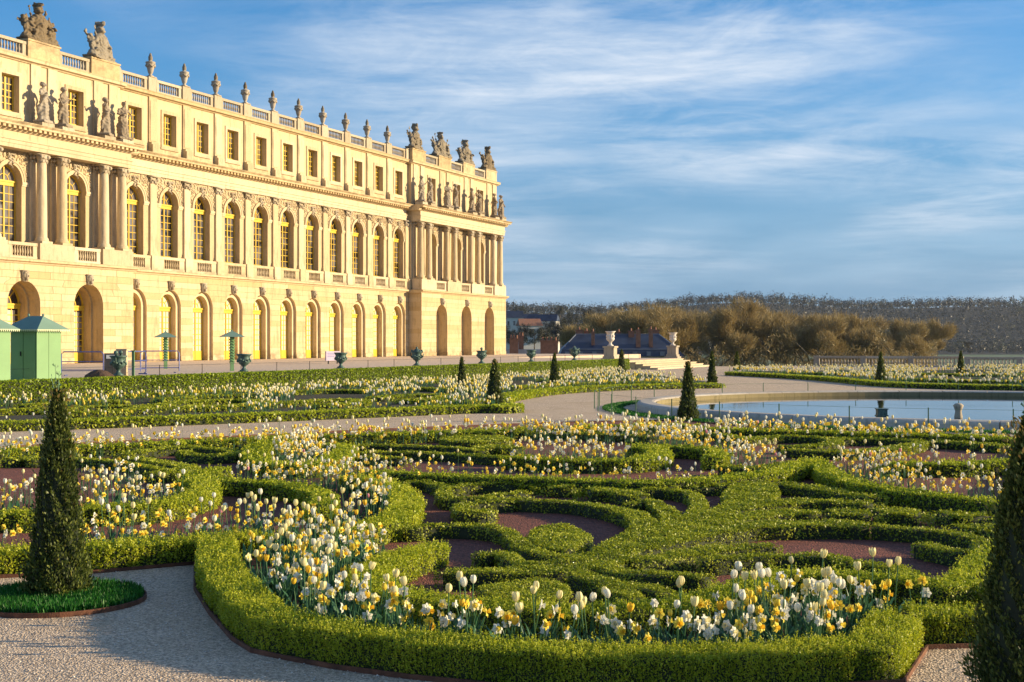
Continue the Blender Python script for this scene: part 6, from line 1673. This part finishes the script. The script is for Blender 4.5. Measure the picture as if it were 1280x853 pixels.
# ================================================================== beyond the garden
def bare_tree(seed, H, spread, twigs):
    """trunk and limbs, then a crown of fine brown twigs"""
    rr = random.Random(seed); limbs = MB(); tips = []
    def grow(p, d, l, r, lev):
        q = p; pts = [p]; rads = [r]
        for k in range(3):
            d = (d + Vector((rr.uniform(-.18, .18), rr.uniform(-.18, .18), rr.uniform(-.02, .14)))).normalized(); q = q + d * (l / 3); pts.append(q); rads.append(r * (1 - .2 * (k + 1)))
        limbs.tube(pts, rads, 5 if lev < 2 else 3, False)
        if lev >= 3: tips.append((q, d, l)); tips.append((pts[2], d, l)); return
        n = 4 if lev == 0 else 3
        for k in range(n):
            a = rr.uniform(0, 6.28); tilt = rr.uniform(.35, .85) * (1.15 if lev == 0 else 1)
            s = Vector((math.cos(a), math.sin(a), 0)); nd = (d * math.cos(tilt) + s * math.sin(tilt) * spread).normalized()
            grow(pts[rr.choice((2, 3, 3))], nd, l * rr.uniform(.62, .82), r * .55, lev + 1)
    grow(Vector((0, 0, 0)), Vector((0, 0, 1)), H * .26, H * .022, 0)
    tp = np.array([t[0] for t in tips]); td = np.array([t[1] for t in tips]); tl = np.array([t[2] for t in tips])
    zmax = tp[:, 2].max(); sc = H / (zmax * 1.06)
    n = twigs; i = RNG.integers(0, len(tp), n)
    d = td[i] + rand_unit(n) * .9 + np.array([0, 0, .35]); d /= np.linalg.norm(d, axis=1, keepdims=True)
    ln = tl[i] * RNG.uniform(.25, .62, n)
    C = tp[i] + d * (ln * RNG.uniform(.1, .95, n))[:, None] + rand_unit(n) * (tl[i] * .42)[:, None]
    side = np.cross(d, rand_unit(n)); side /= (np.linalg.norm(side, axis=1, keepdims=True) + 1e-9)
    me = quads_mesh('crown', (C * sc).astype(np.float32), d * (ln * .45)[:, None] * sc, side * .042 * RNG.uniform(.6, 1.6, n)[:, None], 'twigs', np.clip(.45 + RNG.normal(0, .25, n), 0, 1))
    limbs.v = [tuple(Vector(p) * sc) for p in limbs.v]
    return limbs.mesh('trunk', 'bark_pale', True, fix=False), me
BT = [bare_tree(s, 26, sp_, 22000) for s, sp_ in ((1, .95), (2, 1.1), (5, 1.25), (8, 1.0))]
spots = [(735, 330, 20), (765, 350, 21), (795, 330, 22), (822, 360, 22.5), (848, 325, 20), (872, 350, 21), (900, 330, 20), (928, 360, 22), (956, 335, 23.5), (985, 365, 22), (1008, 335, 19.5), (1036, 360, 20.5), (1062, 335, 19.5), (1090, 365, 20.5), (1112, 340, 18.5), (1138, 370, 19.5), (1158, 395, 18.5), (1030, 400, 21), (880, 400, 22), (800, 400, 22.5)]
ORD = ['first', 'second', 'third', 'fourth', 'fifth', 'sixth', 'seventh', 'eighth', 'ninth', 'tenth', 'eleventh', 'twelfth', 'thirteenth', 'fourteenth', 'fifteenth', 'sixteenth', 'seventeenth', 'eighteenth', 'nineteenth', 'twentieth']
rank = {k: r for r, k in enumerate(sorted(range(len(spots)), key=lambda j: spots[j][0]))}
for k, (px, Y, H) in enumerate(spots):
    lab = {8: 'tallest bare brown tree rising above the others', 16: 'bare brown tree ending the row towards the meadow', 0: 'bare brown tree directly behind the slate roof'}.get(k, '%s bare brown tree from the left beyond the garden balustrade' % ORD[rank[k]])
    e = empty('bare_tree', ((px - 640) / FPX * Y, Y, -12), rr.uniform(0, 6.28), lab, 'tree', 'bare brown trees beyond the balustrade', H / 26 * 1.0)
    a, c = BT[k % 4]; link('trunk', a, e); link('crown', c, e)

# brown undergrowth fills the foot of that row
def thicket():
    n = 42000; px = RNG.uniform(728, 1172, n); Y = RNG.uniform(315, 400, n)
    C = np.column_stack([(px - 640) / FPX * Y, Y, np.zeros(n)])
    top = 1.0 + 3.0 * np.sin(px * .07) * np.sin(px * .023 + 1) + 1.5 * np.sin(px * .19)
    C[:, 2] = -12 + (12 + top) * RNG.random(n) ** .6 + RNG.normal(0, .5, n)
    d = rand_unit(n) + np.array([0, 0, .9]); d /= np.linalg.norm(d, axis=1, keepdims=True); s_ = np.cross(d, rand_unit(n)); s_ /= np.linalg.norm(s_, axis=1, keepdims=True)
    me = quads_mesh('thicket', C.astype(np.float32), d * RNG.uniform(.3, .8, n)[:, None], s_ * .06, 'twigs', np.clip(.35 + RNG.normal(0, .25, n), 0, 1))
    tag(link('thicket', me), 'brown twiggy undergrowth at the foot of the bare trees', 'undergrowth', kind='stuff')
thicket()
# the wooded hillside: thousands of crowns that read as one mass
def woodland():
    V = []; n_tree = 0; cs = []; us = []; vs = []; ts = []
    rows = []
    for y in np.arange(1500, 2350, 17):
        span = y * .44
        rows += [(x + rr.uniform(-7, 7), y + rr.uniform(-8, 8)) for x in np.arange(-60, span, 11.5)]
    for x, y in rows:
        front = y < 1640
        if front and not (x < y * .305 + 10 * math.sin(y * .05) or y > 1590): continue
        if y < 1560 and x > y * .20: continue
        z = hill_z(x, y); H = rr.uniform(8, 19) * (1.1 if front else 1.0) * (1 + .35 * max(0, noise.noise((x * .02, y * .02, 1)))); w = H * rr.uniform(.28, .42)
        m = 64 if y < 1750 else 40
        th = RNG.uniform(0, 2 * math.pi, m); u = RNG.uniform(-.75, 1, m); q = np.sqrt(1 - u * u)
        r = RNG.uniform(.55, 1.12, m)
        base = rr.random(); tint = .18 + .32 * base if rr.random() > .1 else rr.uniform(.8, 1.0)
        cs.append(np.column_stack([x + w * r * q * np.cos(th), y + w * r * q * np.sin(th), z + H * .55 + H * .45 * r * u]))
        nn = np.column_stack([q * np.cos(th), q * np.sin(th), u + .2]); sz = RNG.uniform(.6, 1.45, m)
        a, b = leaf_axes(nn, sz, .6, .55); us.append(a); vs.append(b); ts.append(np.clip(tint + RNG.normal(0, .07, m), 0, 1)); n_tree += 1
    C = np.vstack(cs); print('woodland trees', n_tree, 'quads', len(C))
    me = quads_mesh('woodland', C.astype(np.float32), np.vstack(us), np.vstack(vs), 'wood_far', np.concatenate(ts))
    tag(link('woodland', me), 'bare woodland, coloured dark as under cloud shade, covering the distant hillside', 'woodland', kind='stuff')
woodland()

# ------------------------------------------------------------------ roofs below the terrace end
def at(px, py, Y): return Vector(((px - 640) / FPX * Y, Y, EYE + (HOR - py) / FPX * Y))
def chimney(parent, px0, px1, pyt, pyb, Y, pots=2, origin=None):
    a = at(px0, pyb, Y) - origin; b = at(px1, pyt, Y) - origin
    d = 1.1
    c = MB().box(a.x, b.x, a.y, a.y + d, a.z - 1.5, b.z).box(a.x - .08, b.x + .08, a.y - .08, a.y + d + .08, b.z, b.z + .14).build('chimney', 'brick', parent)
    for k in range(pots):
        x = a.x + (b.x - a.x) * (k + .5) / pots; MB().lathe([(.14, 0), (.11, .4)], 8, (x, a.y + d / 2, b.z + .13)).build('chimney_pot', 'brick', c)
def slate_house():
    Y = 230; o = at(776, 447, Y); o.z = -12
    e = empty('slate_house', o, 0, 'long house with dark blue hipped slate roof and brick chimneys', 'house')
    def L(px, py, dy=0): return at(px, py, Y) - o + Vector((0, dy, 0))
    MB().box(L(702, 447).x, L(853, 447).x, 0.4, 11.6, 0, L(702, 446).z).build('wall', 'render_wall', e)
    ez = L(0, 446).z; bz = L(0, 437).z; tz = L(0, 418).z
    x0, x1 = L(699, 0).x, L(856, 0).x; i1 = 1.2
    q0, q1 = L(722, 0).x, L(828, 0).x
    MB().add([(x0, 0, ez), (x1, 0, ez), (x1, 12, ez), (x0, 12, ez), (x0 + .5, i1, bz), (x1 - .9, i1, bz), (x1 - .9, 12 - i1, bz), (x0 + .5, 12 - i1, bz)], [(0, 1, 5, 4), (1, 2, 6, 5), (2, 3, 7, 6), (3, 0, 4, 7)]).build('lower_roof', 'slate', e)
    up = MB().add([(x0 + .5, i1, bz + .01), (x1 - .9, i1, bz + .01), (x1 - .9, 12 - i1, bz + .01), (x0 + .5, 12 - i1, bz + .01), (q0, 6, tz), (q1, 6, tz)], [(0, 1, 5, 4), (1, 2, 5), (2, 3, 4, 5), (3, 0, 4)]).build('roof', 'slate', e)
    MB().tube([(x0 + .4, i1 - .05, bz), (x1 - .8, i1 - .05, bz)], .10, 5).build('lead_band', 'lead', up)
    MB().tube([(q1, 6, tz), (x1 - .9, i1, bz)], .14, 5).build('lead_hip', 'lead', up); MB().tube([(q0, 6, tz), (x0 + .5, i1, bz)], .1, 5).build('lead_hip', 'lead', up); MB().tube([(q0, 6, tz), (q1, 6, tz)], .12, 5).build('ridge', 'lead', up)
    for px0, px1, t, b, dy in ((722, 731, 413, 420, 6), (733, 739, 414.5, 421, 6.5), (740.5, 744.5, 415.5, 427, 2.5), (775, 780, 415.5, 419, 6.5), (789, 796, 414.5, 422, 5), (796.5, 802, 414, 433, 1.8), (813, 817.5, 412.5, 433, 1.8), (821, 829, 413, 420, 6.5)):
        a = L(px0, b); c = L(px1, t); s = 1 + dy / Y
        ch = MB().box(a.x * 1, c.x, dy, dy + 1.1, min(a.z, tz) - 1.6, c.z).box(a.x - .08, c.x + .08, dy - .08, dy + 1.18, c.z, c.z + .15).build('chimney', 'brick', e)
        MB().lathe([(.16, 0), (.12, .45)], 8, ((a.x + c.x) / 2, dy + .55, c.z + .14)).build('chimney_pot', 'brick', ch)
    for k in range(9):                                                       # roof windows along the eaves
        px = 709 + k * 17; a = L(px, 445); MB().box(a.x - .35, a.x + .35, -.05, .9, ez + .12, ez + .8).build('dormer', 'lead', e)
slate_house()
def grey_house():
    Y = 205; o = at(660, 447, Y); o.z = -12
    e = empty('grey_house', o, 0, 'low house with grey roof and red brick chimney stacks past the palace corner', 'house')
    def L(px, py): return at(px, py, Y) - o
    ez = L(0, 448).z; tz = L(0, 437).z; x0, x1 = L(622, 0).x, L(704, 0).x
    MB().box(x0 + .3, x1 - .3, .4, 10.6, 0, ez).build('wall', 'render_wall', e)
    MB().add([(x0, 0, ez), (x1, 0, ez), (x1, 11, ez), (x0, 11, ez), (x0 + 1.5, 5, tz), (L(684, 0).x, 5, tz)], [(0, 1, 5, 4), (1, 2, 5), (2, 3, 4, 5), (3, 0, 4)]).build('roof', 'slate_grey', e)
    for px0, px1, t, b, dy, n in ((637, 648, 424.5, 444, 1.2, 3), (648.5, 655, 421, 435, 6, 2), (676, 698, 427, 442, 1.5, 4)):
        a = L(px0, b); c = L(px1, t)
        ch = MB().box(a.x, c.x, dy, dy + 1.4, a.z - 1.8, c.z).box(a.x - .1, c.x + .1, dy - .1, dy + 1.5, c.z, c.z + .16).build('chimney', 'brick', e)
        for q in range(n): MB().lathe([(.15, 0), (.11, .5)], 8, (a.x + (c.x - a.x) * (q + .5) / n, dy + .7, c.z + .15)).build('chimney_pot', 'brick', ch)
grey_house()
def far_house(px, py, w, h, Y, label, roof='slate'):
    o = at(px, py, Y); e = empty('far_house', (o.x, o.y, o.z), rr.uniform(-.3, .3), label, 'house', 'small houses on the hillside')
    MB().box(-w / 2, w / 2, 0, 8, -14, h * .6).build('wall', 'house_wall', e)
    MB().add([(-w / 2 - .4, -.4, h * .6), (w / 2 + .4, -.4, h * .6), (w / 2 + .4, 8.4, h * .6), (-w / 2 - .4, 8.4, h * .6), (-w / 2, 4, h), (w / 2, 4, h)], [(0, 1, 5, 4), (1, 2, 5), (2, 3, 4, 5), (3, 0, 4)]).build('roof', roof, e)
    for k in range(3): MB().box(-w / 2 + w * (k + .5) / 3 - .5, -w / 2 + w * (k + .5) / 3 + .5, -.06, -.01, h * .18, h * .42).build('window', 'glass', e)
far_house(643, 411, 9, 9, 700, 'white house on the hillside closest to the palace'); far_house(659, 413, 12, 9, 760, 'white house on the hillside above the brick chimneys'); far_house(676, 415, 16, 9, 720, 'wide blue-roofed house among the hillside trees'); far_house(664, 421, 10, 8, 620, 'lowest pale house on the hillside', 'brick')
# leafing trees and shrubs round those houses
def leafy(seed, H, n=4000):
    r2 = random.Random(seed); m = n
    k = 14; cc = np.array([(r2.gauss(0, .2), r2.gauss(0, .2), r2.uniform(.35, .9)) for _ in range(k)]) * H
    i = RNG.integers(0, k, m); u = rand_unit(m); C = cc[i] + u * (H * .16 * RNG.uniform(.5, 1.1, m))[:, None]
    a, b = leaf_axes(u, RNG.uniform(.12, .26, m) * H / 10, .6, .7)
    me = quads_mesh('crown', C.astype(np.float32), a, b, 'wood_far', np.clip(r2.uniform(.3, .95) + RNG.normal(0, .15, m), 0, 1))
    tr = MB().tube([(0, 0, 0), (.1, 0, H * .4), (0, .1, H * .75)], [H * .03, H * .022, H * .008], 6)
    for q in range(6): tr.tube([(0, 0, H * (.3 + .06 * q)), tuple(cc[q])], [H * .012, H * .004], 4)
    return tr.mesh('trunk', 'bark', True), me
LT = [leafy(s, 10) for s in (1, 2, 3, 4)]
for k, (px, py, Y, H) in enumerate([(640, 436, 430, 12), (650, 437, 470, 14), (668, 438, 420, 13), (683, 437, 450, 15), (695, 436, 480, 17), (709, 434, 500, 16), (725, 433, 480, 16), (634, 428, 560, 14), (655, 426, 600, 15), (690, 424, 620, 18), (706, 421, 640, 17), (640, 417, 800, 18), (668, 409, 850, 18), (690, 410, 860, 20), (715, 412, 880, 22), (735, 414, 700, 20), (752, 416, 620, 20), (1210, 438, 620, 9), (650, 400, 1100, 22), (700, 400, 1150, 24), (735, 402, 1100, 24)]):
    o = at(px, py, Y); a, c = LT[k % 4]
    e = empty('leafing_tree', o, rr.uniform(0, 6), 'young leafing tree on the slope beyond the brick chimneys' if k != 17 else 'lone shrub at the edge of the far meadow', 'tree', 'leafing trees on the slope' if k != 17 else None, H / 10 * .5)
    link('trunk', a, e); link('crown', c, e)

# ================================================================== loose stones on the near gravel
def loose_gravel():
    n = 9000
    p = np.column_stack([RNG.uniform(-5.2, 3.6, n), RNG.uniform(7.4, 13.5, n)])
    p = p[~in_poly(p, bedA)]
    c = ground_at(72, 752); p = p[np.linalg.norm(p - np.array([c.x, c.y]), axis=1) > .76]
    n = len(p); s = RNG.uniform(.004, .011, n); T = []
    base = np.array([(1, 0, 0), (-1, 0, 0), (0, 1, 0), (0, -1, 0), (0, 0, .8), (0, 0, -.4)], float)
    V = (base[None] * (1 + RNG.uniform(-.3, .3, (n, 6, 1)))) * s[:, None, None]
    a = RNG.uniform(0, 6.28, n); ca, sa = np.cos(a)[:, None], np.sin(a)[:, None]
    W = np.stack([V[:, :, 0] * ca - V[:, :, 1] * sa + p[:, 0:1], V[:, :, 0] * sa + V[:, :, 1] * ca + p[:, 1:2], V[:, :, 2] + .003], 2).reshape(-1, 3)
    tri = np.array([(0, 2, 4), (2, 1, 4), (1, 3, 4), (3, 0, 4)])
    F = (tri[None] + (np.arange(n) * 6)[:, None, None]).reshape(-1, 3)
    me = bpy.data.meshes.new('loose_gravel'); me.from_pydata(W.tolist(), [], F.tolist()); me.materials.append(MATS['pebble'])
    tag(link('loose_gravel', me), 'loose pale pebbles on the near gravel path', 'gravel', kind='stuff')
def pebble_mat():
    m, nt, b, out = nodes_of('pebble'); v = coords(nt, 'Object'); n = noise_node(nt, v, 60, 1)
    nt.links.new(ramp(nt, n.outputs[0], [(0.3, (0.26, 0.21, 0.17)), (0.5, (0.5, 0.43, 0.36)), (0.7, (0.8, 0.72, 0.62))]), b.inputs['Base Color']); b.inputs['Roughness'].default_value = 0.8
pebble_mat(); loose_gravel()

# ================================================================== a little evening haze in the air
def haze():
    o = MB().box(-3300, 3700, -450, 3300, -14, 140).build('haze', None)
    m = bpy.data.materials.new('haze'); m.use_nodes = True; nt = m.node_tree
    for n in list(nt.nodes): nt.nodes.remove(n)
    out = nt.nodes.new('ShaderNodeOutputMaterial'); v = nt.nodes.new('ShaderNodeVolumePrincipled')
    v.inputs['Color'].default_value = (0.75, 0.85, 1.0, 1); v.inputs['Density'].default_value = 0.000045; v.inputs['Anisotropy'].default_value = 0.3
    nt.links.new(v.outputs[0], out.inputs['Volume']); o.data.materials.append(m)
    tag(o, 'thin bluish evening haze over the distant hills', 'haze', kind='stuff')
haze()
